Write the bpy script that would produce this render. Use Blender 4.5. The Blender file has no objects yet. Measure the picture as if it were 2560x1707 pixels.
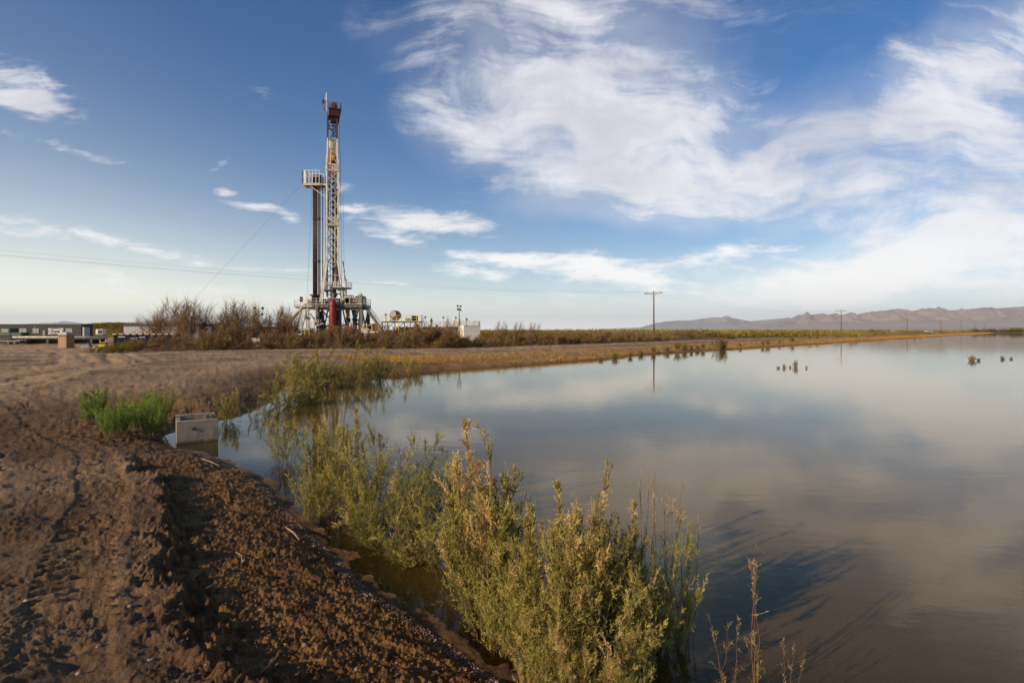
import bpy, math, random, os
import numpy as np
from mathutils import Vector, Matrix
random.seed(7)
R = math.radians
scene = bpy.context.scene
COL = scene.collection
F = 1422.2          # focal length in pixels of the 2560 wide photograph (20 mm lens)
HZ = 825.0          # row of the horizon
CAM_Z = 3.0         # eye height above the water

def gp(px, py, z=0.0):
    """point of the level z seen at a pixel of the photograph"""
    Y = (CAM_Z - z) * F / (py - HZ)
    return ((px - 1280.0) / F * Y, Y, z)

def gd(dx, dy, z=0.0):
    return gp(dx * 1.0884, dy * 1.0884, z)

# ------------------------------------------------------------------ camera
cam_d = bpy.data.cameras.new("camera")
cam_d.lens = 20.0
cam_d.sensor_width = 36.0
cam_d.shift_y = -(853.5 - HZ) / 2560.0
cam_d.clip_start = 0.1
cam_d.clip_end = 120000.0
cam = bpy.data.objects.new("camera", cam_d)
COL.objects.link(cam)
cam.location = (0, 0, CAM_Z)
cam.rotation_euler = (R(90), 0, 0)
scene.camera = cam
scene.view_settings.view_transform = 'Standard'
scene.view_settings.look = 'None'
scene.view_settings.exposure = 0.12
scene.view_settings.gamma = 1.0
scene.cycles.use_denoising = True
scene.cycles.max_bounces = 8
scene.cycles.transparent_max_bounces = 24
scene.cycles.diffuse_bounces = 2
scene.cycles.glossy_bounces = 3
scene.cycles.volume_bounces = 0
scene.cycles.caustics_reflective = False
scene.cycles.caustics_refractive = False

# ------------------------------------------------------------------ sun
SUN_EL = R(19.5)
SUN_DIR = Vector((-0.80 * math.cos(SUN_EL), -0.60 * math.cos(SUN_EL), math.sin(SUN_EL)))   # towards the sun
sd = bpy.data.lights.new("sun", 'SUN')
sd.energy = 5.0
sd.angle = R(0.5)
sd.color = (1.0, 0.79, 0.54)
sun = bpy.data.objects.new("sun", sd)
COL.objects.link(sun)
sun.rotation_euler = (-SUN_DIR).to_track_quat('-Z', 'Y').to_euler()
sun.location = (-40, -30, 60)

# ------------------------------------------------------------------ node helpers
class NT:
    def __init__(s, tree):
        s.t = tree; s.n = tree.nodes; s.l = tree.links
    def new(s, typ, **kw):
        nd = s.n.new(typ)
        for k, v in kw.items():
            setattr(nd, k, v)
        return nd
    def link(s, a, b): s.l.new(a, b)
    def setin(s, sock, v):
        if isinstance(v, bpy.types.NodeSocket): s.l.new(v, sock)
        else: sock.default_value = v
    def math(s, op, a, b=None, c=None, clamp=False):
        nd = s.n.new('ShaderNodeMath'); nd.operation = op; nd.use_clamp = clamp
        for i, v in enumerate((a, b, c)):
            if v is not None: s.setin(nd.inputs[i], v)
        return nd.outputs[0]
    def vmath(s, op, a, b=None):
        nd = s.n.new('ShaderNodeVectorMath'); nd.operation = op
        s.setin(nd.inputs[0], a)
        if b is not None: s.setin(nd.inputs[1], b)
        return nd.outputs[0]
    def mix(s, fac, a, b, blend='MIX'):
        nd = s.n.new('ShaderNodeMix'); nd.data_type = 'RGBA'; nd.blend_type = blend
        s.setin(nd.inputs[0], fac); s.setin(nd.inputs[6], a); s.setin(nd.inputs[7], b)
        return nd.outputs[2]
    def noise(s, vec, scale, detail=4, rough=0.55, dist=0.0, out=0):
        nd = s.n.new('ShaderNodeTexNoise')
        if vec is not None: s.setin(nd.inputs['Vector'], vec)
        nd.inputs['Scale'].default_value = scale; nd.inputs['Detail'].default_value = detail
        nd.inputs['Roughness'].default_value = rough; nd.inputs['Distortion'].default_value = dist
        return nd.outputs[out]
    def mapping(s, vec, loc=(0, 0, 0), rot=(0, 0, 0), scale=(1, 1, 1), typ='POINT'):
        nd = s.n.new('ShaderNodeMapping'); nd.vector_type = typ
        s.setin(nd.inputs['Vector'], vec)
        nd.inputs['Location'].default_value = loc; nd.inputs['Rotation'].default_value = rot
        nd.inputs['Scale'].default_value = scale
        return nd.outputs[0]
    def ramp(s, fac, stops, interp='LINEAR'):
        nd = s.n.new('ShaderNodeValToRGB'); nd.color_ramp.interpolation = interp
        el = nd.color_ramp.elements
        while len(el) < len(stops): el.new(0.5)
        for e, (p, c) in zip(el, stops):
            e.position = p; e.color = c if len(c) == 4 else (*c, 1)
        s.setin(nd.inputs[0], fac)
        return nd.outputs[0]
    def mrange(s, v, a, b, c=0.0, d=1.0, smooth=True):
        nd = s.n.new('ShaderNodeMapRange'); nd.interpolation_type = 'SMOOTHSTEP' if smooth else 'LINEAR'
        s.setin(nd.inputs[0], v)
        for i, x in enumerate((a, b, c, d)): s.setin(nd.inputs[i + 1], x)
        return nd.outputs[0]

# ------------------------------------------------------------------ sky
world = bpy.data.worlds.new("World")
scene.world = world
world.use_nodes = True
w = NT(world.node_tree)
w.n.clear()
SKY_STRENGTH = 0.10
tc = w.new('ShaderNodeTexCoord')
dirv = tc.outputs['Generated']
sky = w.new('ShaderNodeTexSky', sky_type='NISHITA')
sky.sun_disc = False
sky.sun_elevation = SUN_EL
sky.sun_rotation = math.atan2(SUN_DIR.x, SUN_DIR.y)
sky.altitude = 0.0
sky.air_density = 1.0
sky.dust_density = 0.6
sky.ozone_density = 2.2
sep = w.new('ShaderNodeSeparateXYZ'); w.link(dirv, sep.inputs[0])
ay = w.math('MAXIMUM', w.math('ABSOLUTE', sep.outputs[1]), 0.22)
u = w.math('DIVIDE', sep.outputs[0], ay)
v = w.math('DIVIDE', sep.outputs[2], ay)
cmb = w.new('ShaderNodeCombineXYZ'); w.link(u, cmb.inputs[0]); w.link(v, cmb.inputs[1])
uv = cmb.outputs[0]
# slow warp of the cloud bank outlines, then torn fibres
wn = w.noise(uv, 2.2, 3, 0.5, 0.0, out=1)
warp = w.vmath('MULTIPLY', w.vmath('SUBTRACT', wn, (0.5, 0.5, 0.5)), (0.30, 0.20, 0.0))
wn2 = w.noise(uv, 9.0, 4, 0.6, 0.0, out=1)
warp2 = w.vmath('MULTIPLY', w.vmath('SUBTRACT', wn2, (0.5, 0.5, 0.5)), (0.085, 0.05, 0.0))
p = w.vmath('ADD', w.vmath('ADD', uv, warp), warp2)
ps = w.vmath('ADD', uv, w.vmath('MULTIPLY', w.vmath('ADD', warp, warp2), (0.5, 0.35, 0.0)))
def blobs(vec, lst):
    acc = None
    for (dx, dy, rx, ry, ang, wt) in lst:
        c = (dx * 0.000765 - 0.900, 0.580 - 0.000765 * dy, 0.0)
        m = w.mapping(vec, c, (0, 0, R(-ang)), (rx * 0.000765, ry * 0.000765, 1.0), 'TEXTURE')
        g = w.new('ShaderNodeTexGradient', gradient_type='SPHERICAL'); w.link(m, g.inputs[0])
        acc = w.math('MULTIPLY', g.outputs['Fac'], wt) if acc is None else w.math('MULTIPLY_ADD', g.outputs['Fac'], wt, acc)
    return acc
BIG = [(1290, 20, 520, 270, 35, 1.25), (1210, 190, 540, 210, 14, .95), (1350, 330, 500, 190, 8, 1.0),
       (1560, 380, 420, 150, -12, .75), (1270, 440, 330, 90, -6, .6), (1060, 320, 260, 90, 8, .6),
       (2330, 70, 480, 220, -38, 1.1), (2080, 250, 560, 170, -27, .95), (2280, 330, 480, 260, -22, .7),
       (1800, 390, 520, 110, -14, .7), (2250, 540, 560, 120, -12, .9), (2050, 630, 860, 120, -4, 1.25),
       (2330, 640, 420, 160, 0, .6), (1620, 110, 260, 200, 40, .25), (1650, 200, 1000, 420, -20, .22), (250, 200, 500, 160, 20, .12), (1900, 480, 620, 70, -18, .6), (2250, 400, 460, 150, -24, .75), (2100, 560, 620, 110, -14, .7), (2000, 690, 900, 70, 0, .7), (1560, 250, 420, 140, 10, .45)]
SMALL = [(1650, 578, 240, 36, -8, 1.3), (1370, 625, 300, 52, 8, 1.7), (1130, 588, 230, 20, 4, 1.3), (1085, 618, 110, 26, 6, 1.5),
         (985, 507, 210, 44, 3, 1.6), (920, 547, 100, 20, 10, 1.1), (605, 466, 130, 14, 6, 1.5), (535, 433, 55, 13, 6, 1.3),
         (692, 492, 46, 16, 10, 1.3), (800, 440, 62, 22, 0, 1.1), (825, 480, 50, 20, 0, .9), (55, 205, 210, 80, 22, 1.3),
         (35, 232, 150, 30, 6, 1.1), (200, 346, 170, 18, 12, .8), (230, 548, 420, 26, 12, 1.1), (40, 538, 150, 18, 6, .9),
         (540, 360, 80, 16, -24, .6), (610, 215, 90, 26, 36, .35), (690, 617, 140, 9, 0, .9), (905, 647, 110, 9, 2, 1.0),
         (20, 305, 120, 16, 14, .5), (200, 640, 700, 40, 5, .45), (640, 690, 900, 40, 3, .35), (1500, 690, 900, 60, 0, .5)]
mb = blobs(p, BIG)
ms = blobs(ps, SMALL)
def fibres(rot, sc, seed):
    q = w.mapping(pf, loc=(seed, seed * .7, 0), rot=(0, 0, R(rot)), scale=(1.6 * sc, 6.0 * sc, 1))
    big = w.noise(q, 1.6, 9, 0.62, 0.25)
    fine = w.noise(w.mapping(pf, loc=(seed, 0, 0), rot=(0, 0, R(rot)), scale=(4.0 * sc, 22.0 * sc, 1)), 1.5, 8, 0.70, 0.15)
    return w.math('ADD', w.math('MULTIPLY', big, 0.66), w.math('MULTIPLY', fine, 0.34))
wn3 = w.noise(uv, 4.5, 2, 0.5, 0.0, out=1)
pf = w.vmath('ADD', uv, w.vmath('ADD', w.vmath('MULTIPLY', warp, (0.5, 0.8, 0.0)), w.vmath('MULTIPLY', w.vmath('SUBTRACT', wn3, (0.5, 0.5, 0.5)), (0.05, 0.10, 0.0))))
fa = fibres(-27, 1.0, 0.0)
fb0 = fibres(-14, 1.0, 3.7)
fc_ = fibres(48, 0.8, 8.1)
topm = w.mrange(w.math('ADD', v, w.math('MULTIPLY', w.math('SUBTRACT', w.noise(uv, 3.0, 1, 0.5), 0.5), 0.5)), 0.34, 0.50)
fb = w.math('ADD', w.math('MULTIPLY', fc_, topm), w.math('MULTIPLY', fb0, w.math('SUBTRACT', 1.0, topm)))
sel = w.noise(uv, 1.9, 1, 0.5)
selm = w.mrange(w.math('ADD', sel, w.math('MULTIPLY', w.math('SUBTRACT', u, 0.1), -0.22)), 0.44, 0.56)
fib = w.math('ADD', w.math('MULTIPLY', fb, selm), w.math('MULTIPLY', fa, w.math('SUBTRACT', 1.0, selm)))
puff = w.noise(w.mapping(uv, rot=(0, 0, R(-6)), scale=(1.0, 4.0, 1)), 13.0, 9, 0.68, 0.4)
grain = w.noise(pf, 16.0, 8, 0.66, 0.2)
fib = w.math('ADD', w.math('MULTIPLY', fib, 0.82), w.math('MULTIPLY', grain, 0.18))
ab = w.mrange(w.math('ADD', mb, w.math('MULTIPLY', w.math('SUBTRACT', fib, 0.5), 7.4)), 0.15, 2.0)
veil = w.math('MULTIPLY', w.mrange(mb, 0.15, 1.1), 0.34)
as_ = w.mrange(w.math('ADD', ms, w.math('MULTIPLY', w.math('SUBTRACT', puff, 0.5), 3.2)), 0.22, 1.5)
gate = w.mrange(ms, 0.02, 0.30)
gateb = w.mrange(mb, 0.0, 0.55)
alpha = w.math('MAXIMUM', w.math('MAXIMUM', w.math('MULTIPLY', ab, gateb), veil), w.math('MULTIPLY', as_, gate))
alpha = w.math('MULTIPLY', alpha, w.mrange(v, -0.005, 0.05))
alpha = w.math('MULTIPLY', alpha, 0.90)
# deepen the clear air towards the zenith the way the photograph's polarised blue does
hs = w.new('ShaderNodeHueSaturation'); hs.inputs['Saturation'].default_value = 1.22; hs.inputs['Value'].default_value = 0.84
w.link(sky.outputs[0], hs.inputs['Color'])
hz = w.math('POWER', 2.718, w.math('MULTIPLY', w.math('MAXIMUM', sep.outputs[2], 0.0), w.mrange(u, -0.9, 0.1, -9.5, -15.0)))
hcol = w.mix(w.mrange(u, -1.0, 0.9), (17.5, 16.4, 13.4, 1), (12.0, 12.4, 12.6, 1))
blue = w.mix(1.0, hs.outputs[0], (0.72, 0.98, 1.24, 1), 'MULTIPLY')
clear = w.mix(w.math('MULTIPLY', hz, 0.95), blue, hcol)
thick = w.noise(w.mapping(p, scale=(1.5, 3.5, 1)), 3.0, 6, 0.6)
ccol = w.mix(w.mrange(thick, 0.3, 0.7), (6.4, 6.35, 6.9, 1), (8.8, 8.7, 9.0, 1))
ccol = w.mix(w.mrange(v, 0.30, 0.06), ccol, (11.2, 10.9, 10.6, 1))
mixed = w.mix(alpha, clear, ccol)
bg = w.new('ShaderNodeBackground'); bg.inputs['Strength'].default_value = SKY_STRENGTH
w.link(mixed, bg.inputs['Color'])
wo = w.new('ShaderNodeOutputWorld'); w.link(bg.outputs[0], wo.inputs[0])

# ------------------------------------------------------------------ object helpers
def tag(o, label=None, cat=None, group=None, kind=None):
    if label: o['label'] = label
    if cat: o['category'] = cat
    if group: o['group'] = group
    if kind: o['kind'] = kind
    return o

def empty(name, loc=(0, 0, 0), rz=0.0, label=None, cat=None, group=None):
    o = bpy.data.objects.new(name, None)
    o.empty_display_size = 0.3
    o.location = loc; o.rotation_euler = (0, 0, rz)
    COL.objects.link(o)
    return tag(o, label, cat, group)

def link_mesh(name, me, mat=None, parent=None, loc=None):
    o = bpy.data.objects.new(name, me)
    COL.objects.link(o)
    if mat is not None and not me.materials: me.materials.append(mat)
    if parent is not None: o.parent = parent
    if loc is not None: o.location = loc
    return o

def np_mesh(name, verts, faces, smooth=False):
    """verts (n,3), faces (m,k) one polygon size"""
    me = bpy.data.meshes.new(name)
    verts = np.ascontiguousarray(verts, dtype=np.float32); faces = np.ascontiguousarray(faces, dtype=np.int32)
    m, k = faces.shape
    me.vertices.add(len(verts)); me.vertices.foreach_set('co', verts.ravel())
    me.loops.add(m * k); me.loops.foreach_set('vertex_index', faces.ravel())
    me.polygons.add(m); me.polygons.foreach_set('loop_start', np.arange(0, m * k, k, dtype=np.int32))
    me.polygons.foreach_set('loop_total', np.full(m, k, dtype=np.int32))
    if smooth: me.polygons.foreach_set('use_smooth', np.ones(m, dtype=bool))
    me.update(calc_edges=True)
    return me

def point_attr(me, name, col):
    a = me.color_attributes.new(name, 'FLOAT_COLOR', 'POINT')
    a.data.foreach_set('color', np.ascontiguousarray(col, dtype=np.float32).ravel())

def copy_thing(src, loc=None, rz=None, scale=None, label=None, group=None):
    c = src.copy(); COL.objects.link(c)
    if loc is not None: c.location = loc
    if rz is not None: c.rotation_euler = (0, 0, rz)
    if scale is not None: c.scale = scale
    if label: c['label'] = label
    if group: c['group'] = group
    for ch in list(src.children):
        d = ch.copy(); COL.objects.link(d); d.parent = c
        for g in list(ch.children):
            e = g.copy(); COL.objects.link(e); e.parent = d
    return c

# vectorised gradient noise
_rs = np.random.RandomState(11)
_perm = np.concatenate([_rs.permutation(512)] * 3)
_grad = _rs.uniform(0, 2 * np.pi, 512)
_gx, _gy = np.cos(_grad), np.sin(_grad)
def pnoise(x, y):
    xi = np.floor(x).astype(np.int64); yi = np.floor(y).astype(np.int64)
    fx = x - xi; fy = y - yi
    ux = fx * fx * fx * (fx * (fx * 6 - 15) + 10); uy = fy * fy * fy * (fy * (fy * 6 - 15) + 10)
    def g(ix, iy, dx, dy):
        h = _perm[_perm[ix & 511] + (iy & 511)] & 511
        return _gx[h] * dx + _gy[h] * dy
    a = g(xi, yi, fx, fy); b = g(xi + 1, yi, fx - 1, fy)
    c = g(xi, yi + 1, fx, fy - 1); d = g(xi + 1, yi + 1, fx - 1, fy - 1)
    return (a + (b - a) * ux + (c - a) * uy + (a - b - c + d) * ux * uy) * 1.5
def fbm(x, y, scale, octv=4, gain=0.5, ox=0.0):
    r = 0.0; amp = 1.0
    for i in range(octv):
        r = r + amp * pnoise(x / scale + ox + 17.3 * i, y / scale - ox + 9.1 * i)
        amp *= gain; scale *= 0.5
    return r
def sstep(a, b, t):
    t = np.clip((t - a) / (b - a), 0, 1)
    return t * t * (3 - 2 * t)

def seg_dist(x, y, pts):
    """distance to an open polyline"""
    d = np.full(x.shape, 1e18)
    for (ax, ay_), (bx, by) in zip(pts[:-1], pts[1:]):
        vx, vy = bx - ax, by - ay_
        t = np.clip(((x - ax) * vx + (y - ay_) * vy) / (vx * vx + vy * vy), 0, 1)
        d = np.minimum(d, (x - ax - t * vx) ** 2 + (y - ay_ - t * vy) ** 2)
    return np.sqrt(d)
def inside(x, y, poly):
    c = np.zeros(x.shape, dtype=bool)
    n = len(poly)
    for i in range(n):
        x1, y1 = poly[i]; x2, y2 = poly[(i + 1) % n]
        if y1 == y2: continue
        cond = ((y1 > y) != (y2 > y)) & (x < (x2 - x1) * (y - y1) / (y2 - y1) + x1)
        c ^= cond
    return c
def sdist(x, y, poly):
    d = seg_dist(x, y, list(poly) + [poly[0]])
    return np.where(inside(x, y, poly), d, -d)
# ------------------------------------------------------------------ plan of the place
BANK = [(69.3 + 134 * t, 126.7 + 143 * t) for t in (-0.40, 0.0, 0.5, 1.2, 2.0, 3.0)]
SHORE = [(60, -50), (20, -10), (8, 0), (4.5, 2.2), (2.5, 3.3), (1.0, 4.15)] + \
        [gd(*q)[:2] for q in ((1130, 1560), (1050, 1500), (870, 1380), (760, 1270), (690, 1210), (620, 1130), (560, 1085),
                              (500, 1065), (440, 1045), (392, 1032))] + \
        [(-9.35, 15.0), (-9.9, 16.2), (-10.1, 17.5), (-9.95, 18.8)] + \
        [gd(*q)[:2] for q in ((550, 955), (590, 935), (625, 912))] + [(-12.3, 30.5), (-12.0, 34.0)] + \
        [gd(*q)[:2] for q in ((820, 868), (900, 862), (950, 858), (1000, 850), (1200, 838), (1400, 825))] + \
        BANK + [(560, 600), (720, 600), (900, 300), (700, -100)]
LIP = [gd(*q, 0.47)[:2] for q in ((600, 1560), (555, 1525), (492, 1455), (480, 1420), (430, 1372), (400, 1330), (378, 1275), (392, 1230), (374, 1162), (386, 1120), (366, 1085))]
BASIN = [(30, -34), (7, -4), (2.4, 0.5), (0.3, 2.1), (-0.9, 3.0)] + LIP + \
        [(-6.9, 10.6), (-8.0, 12.0), (-9.8, 13.0), (-12.3, 14.5), (-13.0, 16.5), (-13.8, 19.0), (-12.4, 20.6), (-11.6, 21.0),
         (-11.9, 23.0), (-12.9, 26), (-14.6, 31), (-14.2, 35.6), (-10.8, 38.2), (-8.3, 42), (-6.5, 46), (-1, 52.5), (8, 62)] + \
        [(x - 2.9, y + 2.7) for x, y in BANK] + [(560, 606), (724, 606), (908, 300), (706, -110)]

TRACK_A = [(0.5, 0.2), (-1.9, 2.4), (-3.4, 4.3), (-5.0, 6.6), (-6.4, 8.9), (-9.0, 12.3), (-14.0, 16.5), (-20.0, 22.0), (-34, 30)]
TRACK_B = [(-1.0, -0.6), (-3.4, 1.8), (-4.9, 3.6), (-6.5, 5.9), (-7.9, 8.2), (-10.6, 11.4), (-15.5, 15.4), (-21.5, 20.6), (-36, 28)]
ROAD = [(-60, 42), (-38, 46), (-22, 51), (-10, 57), (4, 68)] + [(x - 11.5, y + 10.8) for x, y in BANK]
ROAD_HI = [(-70, 50), (-44, 53), (-24, 58), (-10, 64), (2, 74)] + [(x - 15.0, y + 14.0) for x, y in BANK]
SPUR = [(-20, 22.0), (-24, 30), (-27, 40), (-42, 60), (-60, 80), (-90, 90)]
SPUR_B = [(-22, 20.5), (-26.5, 29), (-30, 39), (-46, 59), (-62, 76), (-92, 84)]

def terrain(x, y, fine=True):
    """ground height and surface zones at world points"""
    r = np.hypot(x, y)
    near = 1 - sstep(16, 26, r)
    s = -sdist(x, y, SHORE)
    s = s + 0.10 * fbm(x, y, 1.1, 4, 0.55) * (1 - sstep(30, 60, r)) + 0.5 * fbm(x, y, 9, 3) * sstep(20, 40, r)
    L = -sdist(x, y, BASIN)
    dl = seg_dist(x, y, LIP + [(-6.9, 10.6)])
    lip = 1 - sstep(0.6, 2.2, dl)
    lipn = 0.20 * fbm(x, y, 0.85, 2, 0.5, 3.1) + 0.10 * fbm(x, y, 0.26, 3, 0.62, 5.7)
    Ls = L + lipn * (0.45 + 0.55 * lip)
    hb = 0.19 * (1 - np.exp(-np.maximum(s, 0) * 1.5)) + 0.055 * np.clip(s, 0, 4)
    hw = -1.3 * (1 - np.exp(np.minimum(s, 0) * 0.085))
    yard = sstep(58, 72, y - 0.25 * (x + 40)) * (1 - sstep(-20, 40, x))
    hp = (0.42 + 0.28 * sstep(0.0, 4.5, Ls)) * near + (1 - near) * (0.66 - 0.30 * yard)
    hp = hp + 0.10 * np.exp(-(((x + 17) / 6.0) ** 2 + ((y - 27) / 7.0) ** 2)) + 0.05 * fbm(x, y, 5.0, 3) * (1 - sstep(60, 120, r))
    t_lip = sstep(-0.05, 0.07 + 0.1 * (pnoise(x * 1.3, y * 1.3) * 0.5 + 0.5), Ls)
    t_soft = sstep(-2.6, 2.4, L + 0.25 * fbm(x, y, 1.6, 3))
    T = t_lip * lip + t_soft * (1 - lip)
    h = np.where(s > 0, hb, hw)
    h = h + (hp - h) * T
    land = sstep(-0.15, 0.25, s)
    # soil texture: clods of the beach, trodden levee, ruts
    near2 = 1 - sstep(20, 45, r)
    beach = (1 - T) * land
    if fine:
        cl = fbm(x, y, 0.15, 4, 0.66, 8.0)
        clod = np.abs(fbm(x, y, 0.075, 3, 0.65, 2.0))
        big = fbm(x, y, 0.75, 3, 0.5, 4.4)
        h = h + beach * near2 * (0.020 * cl + 0.030 * clod + 0.040 * big) * sstep(-0.12, 0.22, s)
        h = h + (1 - land) * near2 * (0.022 * fbm(x, y, 0.5, 4, 0.6, 1.7) + 0.008 * np.abs(cl)) * (1 - sstep(-0.25, 0.05, s))
        # slumped lumps below the lip
        foot = np.exp(-((Ls + 0.12) / 0.16) ** 2) * lip
        h = h + foot * (0.10 * np.maximum(fbm(x, y, 0.30, 3, 0.6, 1.2), 0) + 0.03 * cl)
        # ragged crest
        crest = np.exp(-((Ls - 0.10) / 0.14) ** 2) * lip
        h = h + crest * (0.03 + 0.055 * fbm(x, y, 0.16, 4, 0.68, 6.0))
        trod = T * near2
        dim = fbm(x, y, 0.42, 3, 0.5, 12.0)
        h = h + trod * (-0.060 * np.maximum(dim - 0.22, 0) + 0.012 * fbm(x, y, 0.085, 4, 0.72, 3.3) * (0.35 + 0.9 * sstep(-.3, .4, pnoise(x * .75 + 4, y * .75))) + 0.018 * fbm(x, y, 1.4, 2, 0.5, 7.7) + 0.020 * np.maximum(fbm(x, y, 0.06, 2, 0.6, 9.1) - 0.35, 0) * sstep(-.2, .4, pnoise(x * .9, y * .9)))
        al = x * -0.59 + y * 0.81
        for tr in (TRACK_A, TRACK_B):
            d = seg_dist(x, y, tr) + 0.05 * pnoise(x * 1.1, y * 1.1)
            m = (1 - sstep(0.28, 0.36, d)) * T
            tread = np.clip(np.sin(2 * np.pi * (al + 0.25 * d + 0.05 * pnoise(x * 3, y * 3)) / 0.19) * 1.5, -1, 1)
            fade = sstep(-0.75, -0.1, pnoise(x * 0.55 + 3, y * 0.55))
            h = h + m * (-0.02 + 0.040 * tread * fade * (1 - sstep(12, 22, r))) + T * 0.016 * np.exp(-((d - 0.42) / 0.08) ** 2) * (0.6 + 0.6 * pnoise(x * 2.2, y * 2.2))
    for rd in (ROAD, ROAD_HI, SPUR, SPUR_B):
        d = seg_dist(x, y, rd) + 0.25 * pnoise(x * 0.25, y * 0.25)
        for off, wd in ((0.8, 0.28),):
            h = h + T * (-0.06 * np.exp(-((d - off) / wd) ** 2) + 0.07 * np.exp(-((d - off - 0.75) / 0.3) ** 2) * (0.6 + 0.8 * pnoise(x * 0.6, y * 0.6)))
    mid = sstep(14, 24, r) * (1 - sstep(140, 260, r))
    h = h + T * mid * (0.07 * np.maximum(fbm(x, y, 2.6, 4, 0.6, 1.0), -0.1) + 0.05 * np.abs(fbm(x, y, 0.9, 3, 0.6, 6.6)))
    # windrow of graded earth between road and water
    berm = np.exp(-((L - 6.2 - 0.6 * pnoise(x * 0.12, y * 0.12)) / 0.7) ** 2) * sstep(40, 50, r) * (1 - sstep(230, 330, r)) * (1 - yard)
    h = h + berm * (0.16 + 0.14 * fbm(x, y, 3.0, 3, 0.6))
    bermb = np.exp(-((L - 14.5) / 1.2) ** 2) * sstep(40, 50, r) * (1 - sstep(300, 400, r)) * (1 - yard)
    h = h + bermb * (0.14 + 0.12 * fbm(x, y, 3.0, 3, 0.6, 3))
    # low green dune behind the trailers
    h = h + 4.4 * np.exp(-(((x + 150) / 26) ** 2 + ((y - 212) / 14) ** 2)) + 2.6 * np.exp(-(((x + 105) / 30) ** 2 + ((y - 205) / 14) ** 2))
    # zones
    dr = np.minimum.reduce([seg_dist(x, y, q) for q in (ROAD, ROAD_HI, SPUR, SPUR_B)])
    road = np.maximum(np.exp(-(dr / 2.0) ** 2), 0.8 * yard)
    dta = np.minimum(seg_dist(x, y, TRACK_A), seg_dist(x, y, TRACK_B))
    road = np.maximum(road, 0.62 * sstep(14, 26, r) * (1 - sstep(75, 110, r)) * (0.75 + 0.5 * pnoise(x * 0.22, y * 0.22)))
    road = np.maximum(road, 0.22 * np.exp(-(dta / 0.7) ** 2)) * T
    straw = sstep(0.1, 0.7, s) * (1 - sstep(4.4, 6.2, L + 0.8 * fbm(x, y, 5, 3))) * sstep(37, 46, r + 0.6 * x) * (0.75 + 0.25 * pnoise(x * 0.2, y * 0.2))
    straw = np.maximum(straw, 0.55 * np.exp(-(((x + 11.6) / 1.6) ** 2 + ((y - 20.6) / 0.9) ** 2)))
    wet = 1 - sstep(-0.03, 0.05, h + 0.02 * fbm(x, y, 0.4, 3))
    zone = np.stack([np.clip(road, 0, 1), np.clip(straw, 0, 1), np.clip(wet, 0, 1), np.clip(beach, 0, 1)], -1)
    return h, zone, s

def polar_sheet(az, rr):
    A, Rr = np.meshgrid(az, rr)
    x = Rr * np.sin(A); y = Rr * np.cos(A)
    return x.ravel(), y.ravel()
def grid_faces(nr, na, wrap):
    i = np.arange(nr - 1)[:, None]; j = np.arange(na if wrap else na - 1)[None, :]
    j2 = (j + 1) % na
    f = np.stack([i * na + j, i * na + j2, (i + 1) * na + j2, (i + 1) * na + j], -1)
    return f.reshape(-1, 4)

QUALITY = 1.0
azd = np.concatenate([np.arange(-53, 4, 0.095 / QUALITY), np.arange(4, 53, 0.26 / QUALITY), np.arange(53, 307, 4.0)])
rr = [0.02, 0.25]
while rr[-1] < 29000:
    q = rr[-1]
    step = q * 0.28 if q < 2.0 else max(0.012, q * q / (2.1 * 569) * 0.85) / QUALITY
    rr.append(q + min(step, q * (0.035 if q < 400 else 0.12)))
rr = np.array(rr)
gx, gy = polar_sheet(np.radians(azd), rr)
gh, gzone, gs = terrain(gx, gy)
faces = grid_faces(len(rr), len(azd), True)
gv = np.stack([gx, gy, gh], -1)
me = np_mesh("ground", gv, faces, smooth=True)
point_attr(me, "zone", gzone)

def principled(name):
    m = bpy.data.materials.new(name); m.use_nodes = True
    t = NT(m.node_tree)
    b = t.n.get('Principled BSDF')
    return m, t, b

m, t, b = principled("bare_soil")
geo = t.new('ShaderNodeNewGeometry')
pos = geo.outputs['Position']
at = t.new('ShaderNodeVertexColor', layer_name="zone") if False else t.new('ShaderNodeAttribute', attribute_name="zone")
sx = t.new('ShaderNodeSeparateColor'); t.link(at.outputs['Color'], sx.inputs[0])
zr, zs, zw = sx.outputs[0], sx.outputs[1], sx.outputs[2]
zb = at.outputs['Alpha']
n1 = t.noise(pos, 0.55, 6, 0.6)
n2 = t.noise(pos, 5.0, 6, 0.65)
n3 = t.noise(pos, 38.0, 5, 0.7)
n4 = t.noise(pos, 0.09, 4, 0.55)
soil = t.mix(t.mrange(n1, 0.30, 0.70), (0.040, 0.0165, 0.0060, 1), (0.105, 0.050, 0.0185, 1))
soil = t.mix(t.math('MULTIPLY', t.mrange(n2, 0.40, 0.72), 0.32), soil, (0.165, 0.098, 0.050, 1))
soil = t.mix(t.math('MULTIPLY', t.mrange(n3, 0.56, 0.75), 0.28), soil, (0.22, 0.145, 0.08, 1))
grav = t.mix(t.mrange(n3, 0.35, 0.65), (0.155, 0.086, 0.038, 1), (0.37, 0.238, 0.122, 1))
soil = t.mix(t.math('MULTIPLY', t.mrange(n4, 0.44, 0.60), t.math('SUBTRACT', 1.0, zb)), soil, grav)
pale = t.mix(t.mrange(n2, 0.3, 0.7), (0.34, 0.21, 0.105, 1), (0.54, 0.365, 0.195, 1))
col = t.mix(t.math('MULTIPLY', zr, t.mrange(n1, 0.25, 0.6, 0.55, 1.0)), soil, pale)
beachc = t.mix(t.mrange(n2, 0.35, 0.68), (0.115, 0.048, 0.013, 1), (0.37, 0.190, 0.058, 1))
beachc = t.mix(t.math('MULTIPLY', t.mrange(n3, 0.52, 0.72), 0.6), beachc, (0.30, 0.195, 0.10, 1))
col = t.mix(t.math('MULTIPLY', zb, 0.85), col, beachc)
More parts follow.
